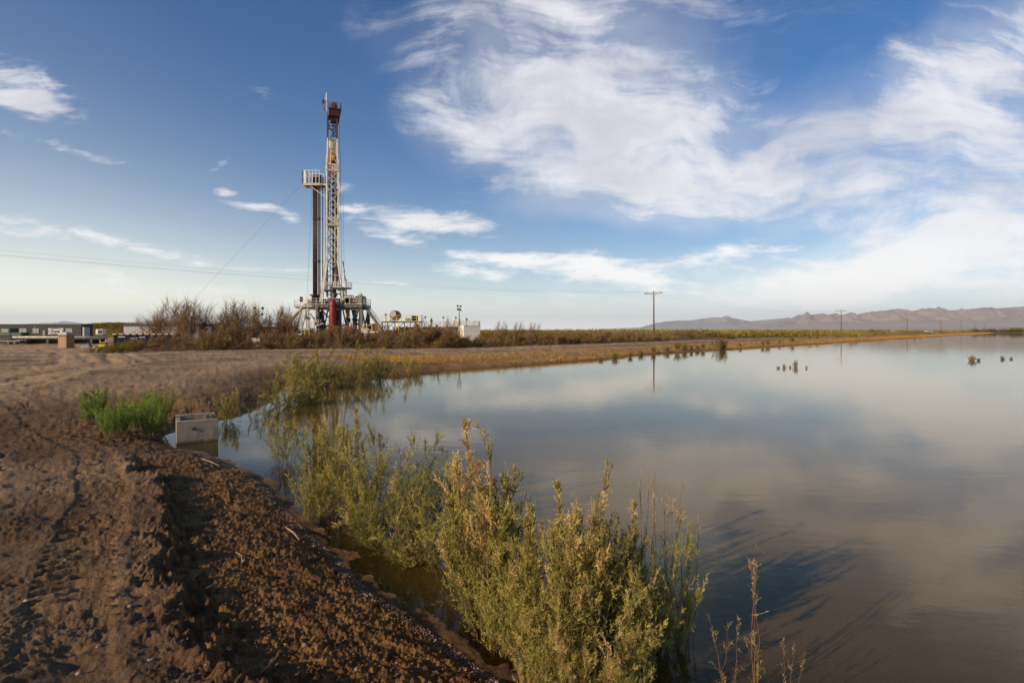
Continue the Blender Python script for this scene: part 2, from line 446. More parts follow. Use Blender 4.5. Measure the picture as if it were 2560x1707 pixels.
sn = t.noise(t.mapping(pos, scale=(1, 1, 1)), 2.6, 6, 0.7)
straw = t.mix(t.mrange(sn, 0.35, 0.68), (0.26, 0.135, 0.042, 1), (0.50, 0.325, 0.135, 1))
col = t.mix(t.math('MULTIPLY', zs, t.mrange(sn, 0.28, 0.55, 0.4, 1.0)), col, straw)
wetc = t.mix(t.mrange(n2, 0.35, 0.7), (0.20, 0.098, 0.033, 1), (0.36, 0.195, 0.075, 1))
col = t.mix(t.math('MULTIPLY', zw, 0.8), col, wetc)
t.link(col, b.inputs['Base Color'])
t.link(t.mrange(zw, 0.3, 1.0, 0.95, 0.75), b.inputs['Roughness'])
b.inputs['Specular IOR Level'].default_value = 0.25
hgt = t.math('MULTIPLY', t.math('ADD', t.math('MULTIPLY', n3, 0.5), t.noise(pos, 17.0, 7, 0.75)), t.math('MULTIPLY_ADD', zb, 0.55, 0.5))
bm = t.new('ShaderNodeBump'); bm.inputs['Strength'].default_value = 0.9; bm.inputs['Distance'].default_value = 0.045
t.link(hgt, bm.inputs['Height'])
far = t.noise(pos, 1.6, 8, 0.72)
bm2 = t.new('ShaderNodeBump'); bm2.inputs['Strength'].default_value = 0.7; bm2.inputs['Distance'].default_value = 0.09
t.link(far, bm2.inputs['Height']); t.link(bm.outputs[0], bm2.inputs['Normal'])
t.link(bm2.outputs[0], b.inputs['Normal'])
ground = link_mesh("ground", me, m)
tag(ground, kind='structure')
M_SOIL = m

# ------------------------------------------------------------------ water
azw = np.radians(np.concatenate([np.arange(-53, 53, 0.5), np.arange(53, 307, 5.0)]))
rw = [1.2]
while rw[-1] < 1400: rw.append(rw[-1] * 1.022)
rw = np.array(rw)
wx, wy = polar_sheet(azw, rw)
wh, _, ws = terrain(wx, wy, False)
wf = grid_faces(len(rw), len(azw), True)
keep = (ws[wf] < 0.5).any(axis=1)
wf = wf[keep]
used = np.unique(wf); remap = np.full(len(wx), -1); remap[used] = np.arange(len(used))
wv = np.stack([wx, wy, np.zeros_like(wx)], -1)[used]
wme = np_mesh("water", wv, remap[wf], smooth=True)
dep = np.clip(-wh[used], 0, 2)
point_attr(wme, "depth", np.stack([dep, dep, dep, np.ones_like(dep)], -1))
m = bpy.data.materials.new("muddy_water"); m.use_nodes = True
t = NT(m.node_tree); t.n.clear()
geo = t.new('ShaderNodeNewGeometry'); pos = geo.outputs['Position']
at = t.new('ShaderNodeAttribute', attribute_name="depth")
sil = t.noise(t.mapping(pos, scale=(0.35, 1.0, 1)), 0.5, 4, 0.5)
murk = t.mix(t.mrange(sil, 0.3, 0.7), (0.225, 0.138, 0.018, 1), (0.30, 0.190, 0.034, 1))
body = t.new('ShaderNodeBsdfDiffuse'); t.link(murk, body.inputs['Color'])
clear_ = t.new('ShaderNodeBsdfTransparent'); clear_.inputs['Color'].default_value = (0.88, 0.76, 0.56, 1)
mixb = t.new('ShaderNodeMixShader')
opac = t.math('SUBTRACT', 1.0, t.math('POWER', 2.718, t.math('MULTIPLY', at.outputs['Fac'], -3.6)))
t.link(t.math('MULTIPLY', opac, 0.72), mixb.inputs[0]); t.link(clear_.outputs[0], mixb.inputs[1]); t.link(body.outputs[0], mixb.inputs[2])
gl = t.new('ShaderNodeBsdfGlossy'); gl.inputs['Roughness'].default_value = 0.015; gl.inputs['Color'].default_value = (0.90, 0.88, 0.83, 1)
rip = t.noise(t.mapping(pos, rot=(0, 0, 0.6), scale=(0.8, 2.2, 1)), 1.3, 5, 0.55)
bmp = t.new('ShaderNodeBump'); bmp.inputs['Strength'].default_value = 0.055; bmp.inputs['Distance'].default_value = 0.05
t.link(rip, bmp.inputs['Height']); t.link(bmp.outputs[0], gl.inputs['Normal'])
fr = t.new('ShaderNodeFresnel'); fr.inputs['IOR'].default_value = 1.33; t.link(bmp.outputs[0], fr.inputs['Normal'])
mixs = t.new('ShaderNodeMixShader'); t.link(fr.outputs[0], mixs.inputs[0]); t.link(mixb.outputs[0], mixs.inputs[1]); t.link(gl.outputs[0], mixs.inputs[2])
out = t.new('ShaderNodeOutputMaterial'); t.link(mixs.outputs[0], out.inputs['Surface'])
water = link_mesh("water", wme, m)
tag(water, kind='structure')

def ground_z(x, y):
    h, _, _ = terrain(np.array([float(x)]), np.array([float(y)]))
    return float(h[0])
def ground_zs(pts):
    a = np.array(pts, dtype=float)
    return terrain(a[:, 0].copy(), a[:, 1].copy())[0]
# ------------------------------------------------------------------ mountains and the air
def px_profile(pts, Y):
    a = np.array(pts, dtype=float)
    return (a[:, 0] - 1280) / F, (HZ - a[:, 1]) / F * Y + CAM_Z
def ridge_noise(x, y, scale, octv=6):
    r = 0; amp = 1.0; tot = 0; wgt = 1.0
    for i in range(octv):
        n = 1 - np.abs(pnoise(x / scale + 31.7 * i, y / scale + 5.2 * i))
        n = n * n * wgt
        r = r + amp * n; tot += amp; wgt = np.clip(n * 1.3, 0, 1); amp *= 0.55; scale *= 0.5
    return r / tot
def range_mesh(name, pts, Yc, depth, fan, rough, nu, nd, mat, fan_z=0.30):
    us, hs_ = px_profile(pts, Yc)
    uu = np.linspace(us[0], us[-1], nu); tt = np.linspace(0, 1, nd)
    U, T = np.meshgrid(uu, tt)
    Y = Yc - fan - depth + (fan + depth * 2) * T
    X = U * Yc * (0.35 + 0.65 * Y / Yc)
    H = np.maximum(np.interp(U, us, hs_), 1.0)
    q = (Y - (Yc - depth)) / depth           # 0 foot of the rock, 1 crest, 2 back foot
    rise = np.clip(1 - np.abs(q - 1), 0, 1)
    rn = ridge_noise(X + 500, Y * 0.7, rough * 0.75, 7)
    env = rise ** 0.8
    f = np.clip((Y - (Yc - fan - depth)) / fan, 0, 1) * np.clip((2 - q), 0, 1)
    Z = H * (fan_z * f ** 1.5 * (1 - 0.9 * np.clip(q, 0, 1)) + np.minimum(env, 1.0) * (0.40 + 0.95 * (1 - env) * (rn * 2.1 - .35) + 0.46 * env + 0.10 * env * rn))
    gul = ridge_noise(X + 90, Y * 0.30, rough * 0.22, 5)
    Z = Z + H * 0.34 * (gul - 0.45) * np.clip(env * (1.0 - env) ** 1.3 * 4.5, 0, 1) * (q > 0)
    Z = Z - 8 * (f <= 0)
    mesh = np_mesh(name, np.stack([X, Y, Z], -1).reshape(-1, 3), grid_faces(nd, nu, False), smooth=False)
    o = link_mesh(name, mesh, mat)
    return tag(o, kind='structure')
m, t, b = principled("bare_rock")
geo = t.new('ShaderNodeNewGeometry'); pos = geo.outputs['Position']
c = t.mix(t.noise(pos, 0.0011, 6, 0.65), (0.17, 0.115, 0.09, 1), (0.34, 0.25, 0.20, 1))
fanc = t.mix(t.noise(t.mapping(pos, scale=(1, 0.3, 1)), 0.0016, 5, 0.6), (0.34, 0.265, 0.21, 1), (0.42, 0.34, 0.275, 1))
nz = t.new('ShaderNodeSeparateXYZ'); t.link(geo.outputs['True Normal'], nz.inputs[0])
c = t.mix(t.mrange(nz.outputs[2], 0.975, 0.995), c, fanc)
t.link(c, b.inputs['Base Color']); b.inputs['Roughness'].default_value = 1.0; b.inputs['Specular IOR Level'].default_value = 0.0
M_ROCK = m
range_mesh("mountains", [(1740, 827), (1820, 824), (1880, 814), (1930, 807), (1965, 799), (1998, 784), (2012, 789), (2028, 784), (2045, 787), (2066, 782), (2082, 787), (2113, 782), (2144, 783),
                         (2197, 773), (2223, 772), (2265, 775), (2315, 771), (2349, 776), (2377, 777), (2419, 771), (2461, 770), (2517, 767), (2560, 764),
                         (2700, 760), (2900, 770), (3300, 765), (3800, 790)], 14000.0, 2600.0, 3600.0, 1500.0, 1100, 170, M_ROCK)
range_mesh("mountains", [(1500, 822), (1600, 818), (1640, 806), (1690, 801), (1730, 799), (1780, 790), (1812, 791), (1850, 796), (1875, 800), (1950, 794), (2010, 798), (2100, 800), (2300, 810)],
           21500.0, 2500.0, 2500.0, 2600.0, 400, 70, M_ROCK)
range_mesh("hills", [(-900, 800), (-500, 806), (-200, 812), (0, 812), (80, 807), (160, 803), (215, 807), (270, 809), (330, 803), (400, 797), (470, 803), (560, 812), (700, 818), (900, 822)],
           26500.0, 2000.0, 1500.0, 2600.0, 400, 60, M_ROCK)
# air
hm = bpy.data.materials.new("hazy_air"); hm.use_nodes = True
t = NT(hm.node_tree); t.n.clear()
pv = t.new('ShaderNodeVolumePrincipled')
pv.inputs['Color'].default_value = (0.76, 0.87, 1.0, 1)
pv.inputs['Density'].default_value = 4.0e-5
pv.inputs['Density Attribute'].default_value = ""
pv.inputs['Anisotropy'].default_value = 0.0
out = t.new('ShaderNodeOutputMaterial'); t.link(pv.outputs[0], out.inputs['Volume'])
try: hm.cycles.homogeneous_volume = True
except Exception: pass
x0, x1, y0, y1, z0, z1 = -40000.0, 40000.0, -30000.0, 31000.0, -12.0, 760.0
hv = [(x, y, z) for z in (z0, z1) for y in (y0, y1) for x in (x0, x1)]
hf = [(0, 2, 3, 1), (4, 5, 7, 6), (0, 1, 5, 4), (2, 6, 7, 3), (0, 4, 6, 2), (1, 3, 7, 5)]
haze = link_mesh("haze", np_mesh("haze", np.array(hv), np.array(hf)), hm)
tag(haze, kind='stuff')
haze.display_type = 'WIRE'
# ------------------------------------------------------------------ plants
def unit(a): return a / np.maximum(np.linalg.norm(a, axis=-1, keepdims=True), 1e-9)

def tubes(P, rad, sides=4):
    """P (n,k,3) polylines, rad (n,k) -> verts, quads"""
    n, k, _ = P.shape
    tan = unit(np.gradient(P, axis=1))
    ref = np.where(np.abs(tan[..., 2:3]) > 0.9, np.array([1.0, 0, 0]), np.array([0, 0, 1.0]))
    a = unit(np.cross(tan, ref)); b_ = np.cross(tan, a)
    ang = np.arange(sides) * 2 * np.pi / sides
    V = P[:, :, None] + rad[:, :, None, None] * (a[:, :, None] * np.cos(ang)[None, None, :, None] + b_[:, :, None] * np.sin(ang)[None, None, :, None])
    base = (np.arange(n) * k * sides)[:, None, None]
    i = np.arange(k - 1)[None, :, None]; j = np.arange(sides)[None, None, :]
    j2 = (j + 1) % sides
    Fq = np.stack(np.broadcast_arrays(base + i * sides + j, base + i * sides + j2, base + (i + 1) * sides + j2, base + (i + 1) * sides + j), -1)
    return V.reshape(-1, 3), Fq.reshape(-1, 4)

def shrub(seed, h=1.6, spread=0.5, nst=10, nbr=22, ntw=7, nlf=12, brl=0.42, twl=0.09, lfl=0.035, lfw=0.0045, stem_r=0.008,
          low=0.08, dry=0.25, tipdry=0.35, lean=(0, 0), spike=0.3, up=0.35, hmin=0.55):
    rs = np.random.RandomState(seed)
    az = rs.uniform(0, 2 * np.pi, nst) ; out = spread * np.sqrt(rs.uniform(0.02, 1, nst))
    hs_ = h * rs.uniform(hmin, 1.0, nst); hs_[0] = h
    b0 = np.stack([np.cos(az) * out * 0.22, np.sin(az) * out * 0.22, np.full(nst, -0.05)], -1)
    p1 = b0 + np.stack([np.cos(az) * out * 0.50, np.sin(az) * out * 0.50, hs_ * 0.45], -1) + rs.normal(0, 0.05 * h, (nst, 3)) * [1, 1, 0]
    p2 = np.stack([np.cos(az) * out * 1.0 + lean[0] * hs_, np.sin(az) * out + lean[1] * hs_, hs_], -1) + rs.normal(0, 0.06 * h, (nst, 3)) * [1, 1, 0]
    def curve(i, tq):
        tq = tq[:, None]
        P = (1 - tq) ** 2 * b0[i] + 2 * tq * (1 - tq) * p1[i] + tq ** 2 * p2[i]
        D = 2 * (1 - tq) * (p1[i] - b0[i]) + 2 * tq * (p2[i] - p1[i])
        return P, unit(D)
    k = 9
    tt = np.linspace(0, 1, k)
    SP = np.stack([curve(np.arange(nst), np.full(nst, q))[0] for q in tt], 1)
    SP[:, 1:-1] += rs.normal(0, 0.008 * h, (nst, k - 2, 3))
    SR = stem_r * (1.05 - 0.85 * tt)[None, :] * rs.uniform(0.6, 1.1, (nst, 1))
    sv, sf = tubes(SP, SR)
    nb = nst * nbr
    bi = np.repeat(np.arange(nst), nbr)
    bt = low + (0.97 - low) * rs.uniform(0, 1, nb) ** 0.85
    bp, bd = curve(bi, bt)
    rnd = unit(rs.normal(0, 1, (nb, 3)) * [1, 1, 0.35])
    side = unit(np.stack([np.cos(az)[bi], np.sin(az)[bi], np.zeros(nb)], -1))
    br = unit(bd * 0.55 + rnd * 0.75 + side * 0.25 + np.array([0, 0, up]))
    bl = brl * (1.05 - 0.75 * bt ** 1.5) * rs.uniform(0.30, 1.25, nb) * (h / 1.6)
    spk = rs.uniform(0, 1, nb) < spike * bt
    br = np.where(spk[:, None], unit(bd * 1.3 + rnd * 0.22), br)
    kk = 4
    q = np.linspace(0, 1, kk)
    bend = rs.normal(0, 0.12, (nb, 3)) + np.array([0, 0, 0.10])
    BP = bp[:, None] + br[:, None] * (bl[:, None] * q)[..., None] + bend[:, None] * (bl[:, None] * q ** 2)[..., None]
    BR = stem_r * 0.30 * (1.1 - 0.9 * q)[None] * rs.uniform(0.6, 1.2, (nb, 1))
    bv, bf = tubes(BP, BR, 3)
    # twigs
    nt_ = nb * ntw
    ti = np.repeat(np.arange(nb), ntw)
    ts = rs.uniform(0.12, 1.02, nt_)
    tp = bp[ti] + br[ti] * (bl[ti] * ts)[:, None] + bend[ti] * (bl[ti] * ts ** 2)[:, None]
    tdv = unit(br[ti] * 0.9 + rs.normal(0, 0.55, (nt_, 3)) + np.array([0, 0, up * 0.6]))
    tl = twl * rs.uniform(0.5, 1.3, nt_) * (1.15 - 0.4 * ts) * (h / 1.6)
    # leaves as slim three-cornered slivers set round the twig
    nl = nt_ * nlf
    li = np.repeat(np.arange(nt_), nlf)
    ls = rs.uniform(0.0, 1.0, nl)
    lp = tp[li] + tdv[li] * (tl[li] * ls)[:, None]
    ld = unit(tdv[li] * 0.95 + rs.normal(0, 0.5, (nl, 3)))
    ll = lfl * rs.uniform(0.5, 1.25, nl) * (1.1 - 0.4 * ls) * (h / 1.6)
    wdir = unit(np.cross(ld, rs.normal(0, 1, (nl, 3)))) * (lfw * rs.uniform(0.6, 1.3, nl) * (h / 1.6))[:, None] * 0.5
    V = np.stack([lp - wdir, lp + wdir, lp + ld * ll[:, None]], 1)
    # twig slivers
    w2 = unit(np.cross(tdv, rs.normal(0, 1, (nt_, 3)))) * lfw * 0.45 * (h / 1.6)
    V2 = np.stack([tp - w2, tp + w2, tp + tdv * tl[:, None]], 1)
    AV = np.concatenate([V, V2]).reshape(-1, 3)
    AF = np.arange(len(AV)).reshape(-1, 3)
    bdry = np.clip(dry + tipdry * (bt - 0.55) * 1.6 + rs.normal(0, 0.17, nb) + rs.normal(0, 0.15, nst)[bi], 0, 1)
    bbri = rs.uniform(0.55, 1.35, nb)
    d_l = np.clip(bdry[ti][li] + rs.normal(0, 0.08, nl), 0, 1); d_t = np.clip(bdry[ti] + 0.2, 0, 1)
    r_l = bbri[ti][li] * rs.uniform(0.8, 1.2, nl); r_t = bbri[ti] * 0.8
    dd = np.repeat(np.concatenate([d_l, d_t]), 3); rr_ = np.repeat(np.concatenate([r_l, r_t]), 3)
    fm = np_mesh("foliage", AV, AF)
    point_attr(fm, "tint", np.stack([dd, rr_ * 0.5, np.zeros_like(dd), np.ones_like(dd)], -1))
    stv = np.concatenate([sv, bv]); stf = np.concatenate([sf, bf + len(sv)])
    sm = np_mesh("stems", stv, stf, smooth=True)
    return fm, sm

def leaf_mat(name, green, yellow, brown, trans=0.35):
    m = bpy.data.materials.new(name); m.use_nodes = True
    t = NT(m.node_tree); t.n.clear()
    at = t.new('ShaderNodeAttribute', attribute_name="tint")
    sc = t.new('ShaderNodeSeparateColor'); t.link(at.outputs['Color'], sc.inputs[0])
    oi = t.new('ShaderNodeObjectInfo')
    dryv = t.math('ADD', sc.outputs[0], t.math('MULTIPLY', t.math('SUBTRACT', oi.outputs['Random'], 0.5), 0.42))
    c = t.ramp(dryv, [(0.0, green), (0.45, yellow), (0.95, brown)])
    hv_ = t.new('ShaderNodeHueSaturation'); t.link(c, hv_.inputs['Color'])
    t.link(t.math('MULTIPLY', sc.outputs[1], 2.0), hv_.inputs['Value'])
    d = t.new('ShaderNodeBsdfDiffuse'); tr = t.new('ShaderNodeBsdfTranslucent')
    t.link(hv_.outputs[0], d.inputs['Color']); t.link(hv_.outputs[0], tr.inputs['Color'])
    mx = t.new('ShaderNodeMixShader'); mx.inputs[0].default_value = trans
    t.link(d.outputs[0], mx.inputs[1]); t.link(tr.outputs[0], mx.inputs[2])
    o = t.new('ShaderNodeOutputMaterial'); t.link(mx.outputs[0], o.inputs['Surface'])
    return m
def flat_mat(name, col, rough=0.7, metal=0.0, vary=0.15, scale=3.0, spec=0.3, dirt=None):
    m, t, b = principled(name)
    tcn = t.new('ShaderNodeTexCoord')
    n = t.noise(tcn.outputs['Object'], scale, 6, 0.65)
    lo = tuple(max(0, c * (1 - vary)) for c in col); hi = tuple(min(1, c * (1 + vary)) for c in col)
    c = t.mix(t.mrange(n, 0.3, 0.7), (*lo, 1), (*hi, 1))
    if dirt:
        n2 = t.noise(t.mapping(tcn.outputs['Object'], scale=(1, 1, 0.35)), scale * 0.7, 7, 0.7)
        c = t.mix(t.math('MULTIPLY', t.mrange(n2, 0.50, 0.72), dirt[3]), c, (*dirt[:3], 1))
    t.link(c, b.inputs['Base Color'])
    b.inputs['Roughness'].default_value = rough; b.inputs['Metallic'].default_value = metal
    b.inputs['Specular IOR Level'].default_value = spec
    return m
M_TAM = leaf_mat("tamarisk_foliage", (0.24, 0.25, 0.075), (0.54, 0.47, 0.125), (0.66, 0.45, 0.21))
M_WEED = leaf_mat("weed_foliage", (0.26, 0.38, 0.065), (0.44, 0.52, 0.10), (0.25, 0.23, 0.08), 0.4)
M_DEAD = leaf_mat("dead_twigs", (0.19, 0.145, 0.05), (0.30, 0.185, 0.075), (0.39, 0.25, 0.12), 0.3)
M_SCRUB = leaf_mat("scrub_foliage", (0.22, 0.175, 0.035), (0.40, 0.285, 0.062), (0.40, 0.235, 0.09), 0.35)
M_STEM = flat_mat("reddish_bark", (0.16, 0.075, 0.035), 0.8, vary=0.3, scale=20)
M_STEMG = flat_mat("grey_bark", (0.20, 0.145, 0.10), 0.85, vary=0.3, scale=12)

def plant(name, meshes, mats, loc, rz=0.0, sc=1.0, label=None, cat=None, group=None):
    o = empty(name, loc, rz, label, cat, group)
    o.scale = (sc, sc, sc) if not isinstance(sc, tuple) else sc
    link_mesh("foliage", meshes[0], mats[0], o)
    link_mesh("stems", meshes[1], mats[1], o)
    return o

LF = dict(lfl=0.031, lfw=0.0074, twl=0.09)
TV = [shrub(101, 1.6, 0.60, 13, 17, 16, 12, brl=0.62, hmin=.35, dry=0.30, spike=0.45, low=0.04, **LF),
      shrub(102, 1.6, 0.78, 14, 17, 15, 12, brl=0.66, hmin=.35, dry=0.24, spike=0.30, low=0.03, **LF),
      shrub(103, 1.6, 0.50, 11, 18, 16, 12, brl=0.50, hmin=.4, dry=0.40, tipdry=0.5, spike=0.75, up=0.5, low=0.05, **LF),
      shrub(104, 1.6, 0.82, 13, 17, 14, 12, brl=0.64, hmin=.3, dry=0.32, spike=0.35, low=0.06, **LF),
      shrub(105, 1.6, 0.55, 9, 18, 8, 11, hmin=.4, brl=0.40, dry=0.20, spike=0.5, low=0.25),
      shrub(106, 1.6, 0.22, 3, 12, 3, 6, brl=0.22, dry=0.75, tipdry=0.4, spike=0.85, low=0.05, up=0.5, stem_r=0.011),
      shrub(107, 1.6, 1.0, 12, 20, 9, 12, brl=0.50, dry=0.36, spike=0.35, low=0.15, **LF)]
TV.append(shrub(108, 1.6, 0.13, 4, 26, 9, 8, brl=0.20, dry=0.45, tipdry=0.3, spike=0.8, up=0.9, low=0.2, hmin=.7, lfl=0.03, lfw=0.007, twl=0.07))
T_MATS = (M_TAM, M_STEM)
G_MID = "tamarisk bushes at the far corner of the pond"
G_FG = "tamarisk bushes standing in the near shallows"
def tam(v, dx, dy, hm, rz, label, wid=1.0, z=None, mats=T_MATS, group=None, name="tamarisk_bush", cat="bush", meshes=None):
    x, y, _ = gd(dx, dy, 0.0 if z is None else z)
    zz = min(0.0, ground_z(x, y)) if z is None else ground_z(x, y)
    wf = 1.12 if group == G_MID else (1.0 if dx < 1000 else (.82 if dx < 1380 else .74))
    s_ = (1.06 if dx < 1150 or dx > 1640 else .98) * (hm - (zz if z is None else 0)) / 1.6
    return plant(name, (meshes or TV)[v], mats, (x, y, zz), rz, (s_ * wid * wf, s_ * wid * wf, s_), label, cat, group)
tam(0, 752, 1165, 1.42, 0.3, "slender olive tamarisk nearest the reflection of the drilling mast", 0.85, group=G_FG)
tam(1, 818, 1200, 1.32, 4.9, "tamarisk with thin bare twigs rising above its crown, second from the shore end", 0.8, group=G_FG)
tam(3, 890, 1235, 1.38, 1.3, "broad tamarisk with dark red leaning stem showing through its middle", 0.85, group=G_FG)
tam(1, 955, 1215, 1.25, 3.6, "grey green tamarisk behind the broad one with the dark red stem", 0.75, group=G_FG)
tam(4, 1030, 1330, 1.25, 0.9, "lower drooping tamarisk in the dip of the bush row", 0.9, group=G_FG)
tam(0, 1105, 1400, 1.5, 5.2, "tamarisk with one tall pinkish brown spike", 0.75, group=G_FG)
tam(2, 1125, 1455, 1.92, 2.2, "tallest tamarisk with a narrow yellow green plume at its top", 0.85, group=G_FG)
tam(1, 1190, 1330, 1.02, 1.1, "small dark green tamarisk half hidden at the water side of the row", 0.6, group=G_FG)
tam(1, 1235, 1520, 1.2, 0.4, "dense low tamarisk below the yellow green plume", 0.85, group=G_FG)
tam(2, 1290, 1530, 1.80, 3.9, "tamarisk tipped with bright yellow green shoots", 1.0, group=G_FG)
tam(0, 1350, 1560, 1.42, 2.9, "thick grey green tamarisk at the front of the row", 0.9, group=G_FG)
tam(2, 1415, 1515, 1.42, 5.6, "pale sunlit tamarisk with a rounded upright top", 0.85, group=G_FG)
tam(4, 1500, 1500, 1.45, 0.2, "open tamarisk with two tall bare reddish shoots", 0.75, group=G_FG)
tam(3, 1530, 1490, 1.15, 4.4, "outermost tamarisk of the row, reaching over the open water", 0.65, group=G_FG)
tam(1, 1235, 1640, 0.62, 2.0, "small yellow green tamarisk at the muddy edge of the beach", 0.9, group=G_FG)
tam(0, 1330, 1650, 0.72, 5.0, "short tamarisk in front of the thick grey green one", 1.0, group=G_FG)
tam(1, 1440, 1655, 0.60, 3.1, "lowest tamarisk at the foot of the sunlit rounded one", 1.0, group=G_FG)
tam(6, 655, 1062, 1.05, 0.8, "lone wide spreading tamarisk standing in the water off the beach", 0.95)
tam(5, 1735, 1610, 1.18, 1.2, "tall thin dry plant with an orange stem standing in the water", 1.15, cat="plant", name="dry_plant")
tam(5, 1672, 1625, 0.72, 3.3, "short dry plant left of the tall orange stemmed one", 1.3, cat="plant", name="dry_plant")
tam(5, 1815, 1640, 0.55, 5.0, "curved dry sprig right of the tall orange stemmed one", 1.6, cat="plant", name="dry_plant")
G_MID = "tamarisk bushes at the far corner of the pond"
for (v, dx, dy, hm, rz, wd, lb) in (
        (3, 655, 933, 1.55, 0.4, 1.0, "bulky olive tamarisk closest to the concrete box, on the corner shore"),
        (1, 705, 928, 1.35, 2.0, 1.0, "shaded tamarisk beside the bulky corner one"),
        (0, 690, 898, 1.65, 4.0, 1.1, "olive tamarisk rising behind the bulky corner one"),
        (1, 740, 892, 1.85, 1.1, 1.1, "yellowish round tamarisk in the middle of the corner cluster"),
        (3, 785, 884, 2.15, 5.1, 0.85, "tallest bright green tamarisk ending the corner cluster"),
        (0, 835, 874, 1.35, 2.7, 0.9, "thin tamarisk just past the corner cluster"),
        (1, 875, 871, 1.75, 0.6, 1.0, "lit yellow green tamarisk standing alone past the corner cluster"),
        (4, 915, 866, 1.10, 3.0, 1.0, "low thin tamarisk between two fuller ones on the far shore"),
        (3, 950, 861, 1.55, 1.9, 0.8, "green tamarisk farthest along the shore from the corner cluster"),
        (4, 1000, 858, 0.75, 0.1, 0.9, "small sprig in the water beyond the last shore tamarisk")):
    tam(v, dx, dy, hm, rz, lb, wd, group=G_MID)
tam(0, 524, 966, 0.95, 2.6, "small tamarisk behind the open end of the concrete box", 0.9)
tam(4, 585, 968, 0.62, 1.0, "tiny sprig in the water between box and corner cluster", 0.8)
tam(4, 610, 957, 0.72, 4.2, "thin upright sprig at the foot of the corner cluster", 0.7)
for (v, dx, dy, hm, rz, wd, lb) in (
        (0, 720, 1200, 0.80, 2.2, .9, "low grey green tamarisk at the shore foot of the slender one"),
        (1, 860, 1255, 0.75, 5.8, .9, "low drooping tamarisk on the beach side of the broad one"),
        (3, 950, 1290, 0.95, 0.3, 1.0, "olive tamarisk between the broad one and the dip of the row"),
        (1, 1095, 1440, 0.95, 4.0, .9, "low tamarisk drooping over the shallow brown water"),
        (0, 1150, 1500, 0.95, 1.6, .9, "grey green tamarisk drooping at the beach side below the plume"),
        (2, 1175, 1430, 1.30, 0.7, .9, "tamarisk with reddish stems between the plume and the bright tipped one"),
        (1, 1255, 1570, 1.10, 2.5, 1.0, "full olive tamarisk in front of the bright tipped one"),
        (3, 1370, 1610, 1.05, 4.7, 1.0, "pale feathery tamarisk leaning over dark gaps at the front of the row"),
        (0, 1465, 1540, 1.15, 3.3, .9, "shaded blue green tamarisk beside the open one with bare shoots"),
        (2, 1345, 1480, 1.45, 1.9, .8, "tall tamarisk behind the thick grey green one")):
    tam(v, dx, dy, hm, rz, lb, wd, group=G_FG)
for (dx, dy, hm, rz, wd, lb) in (
        (818, 1195, 1.62, 0.4, 1.0, "thin twiggy spray standing tallest at the left half of the bush row"),
        (1068, 1400, 1.48, 2.0, .9, "pinkish brown spike rising left of the tall yellow green plume"),
        (1132, 1440, 1.92, 1.0, 1.3, "tall yellow green plume standing highest over the bush row"),
        (1296, 1520, 1.88, 3.0, 1.2, "bright yellow green shoots crowning the thick middle of the row"),
        (1408, 1500, 1.62, 4.0, 1.2, "pale upright shoot right of the bright yellow green crown"),
        (1482, 1490, 1.92, 5.0, .7, "bare reddish shoot standing tallest at the water end of the row"),
        (1524, 1490, 1.74, 0.0, .7, "second bare shoot nearest the open water end of the row"),
        (1585, 1470, 1.42, 2.4, .8, "lone thin shoot outermost over the open water")):
    tam(5 if dx > 1450 else 7, dx, dy, hm * (.92 if dx > 1250 else 1.0), rz, lb, wd, group=G_FG, name="tamarisk_shoot", cat="shoot")
# bright green weeds beside the box
WV = [shrub(201, 1.0, 0.45, 18, 18, 8, 12, brl=0.60, twl=0.14, lfl=0.06, lfw=0.0075, stem_r=0.010, dry=0.05, tipdry=0.1, spike=0.7, up=0.6, low=0.15),
      shrub(202, 1.0, 0.58, 20, 18, 8, 12, brl=0.60, twl=0.14, lfl=0.06, lfw=0.0075, stem_r=0.010, dry=0.12, tipdry=0.15, spike=0.7, up=0.6, low=0.15)]
G_WD = "green weeds in the hollow beside the concrete box"
for (v, dx, dy, hm, rz, wd, lb) in (
        (0, 215, 985, 0.95, 0.0, 1.0, "bright green weed on the outer end of the hollow"),
        (1, 250, 1008, 0.80, 1.5, 1.0, "spreading green weed along the near rim of the hollow"),
        (0, 275, 1000, 0.75, 3.0, 1.0, "green weed in the middle of the hollow"),
        (1, 318, 985, 1.05, 4.2, 0.9, "tall feathery green weed in the back of the hollow"),
        (0, 345, 995, 0.85, 2.2, 1.0, "yellow green weed on the near rim close to the box"),
        (1, 365, 968, 1.05, 5.5, 0.8, "tall green weed nearest to the concrete box")):
    x, y, _ = gd(dx, dy, 0.22)
    plant("green_weed", WV[v], (M_WEED, M_STEMG), (x, y, ground_z(x, y) - 0.02), rz, (hm * wd, hm * wd, hm), lb, "weed", G_WD)
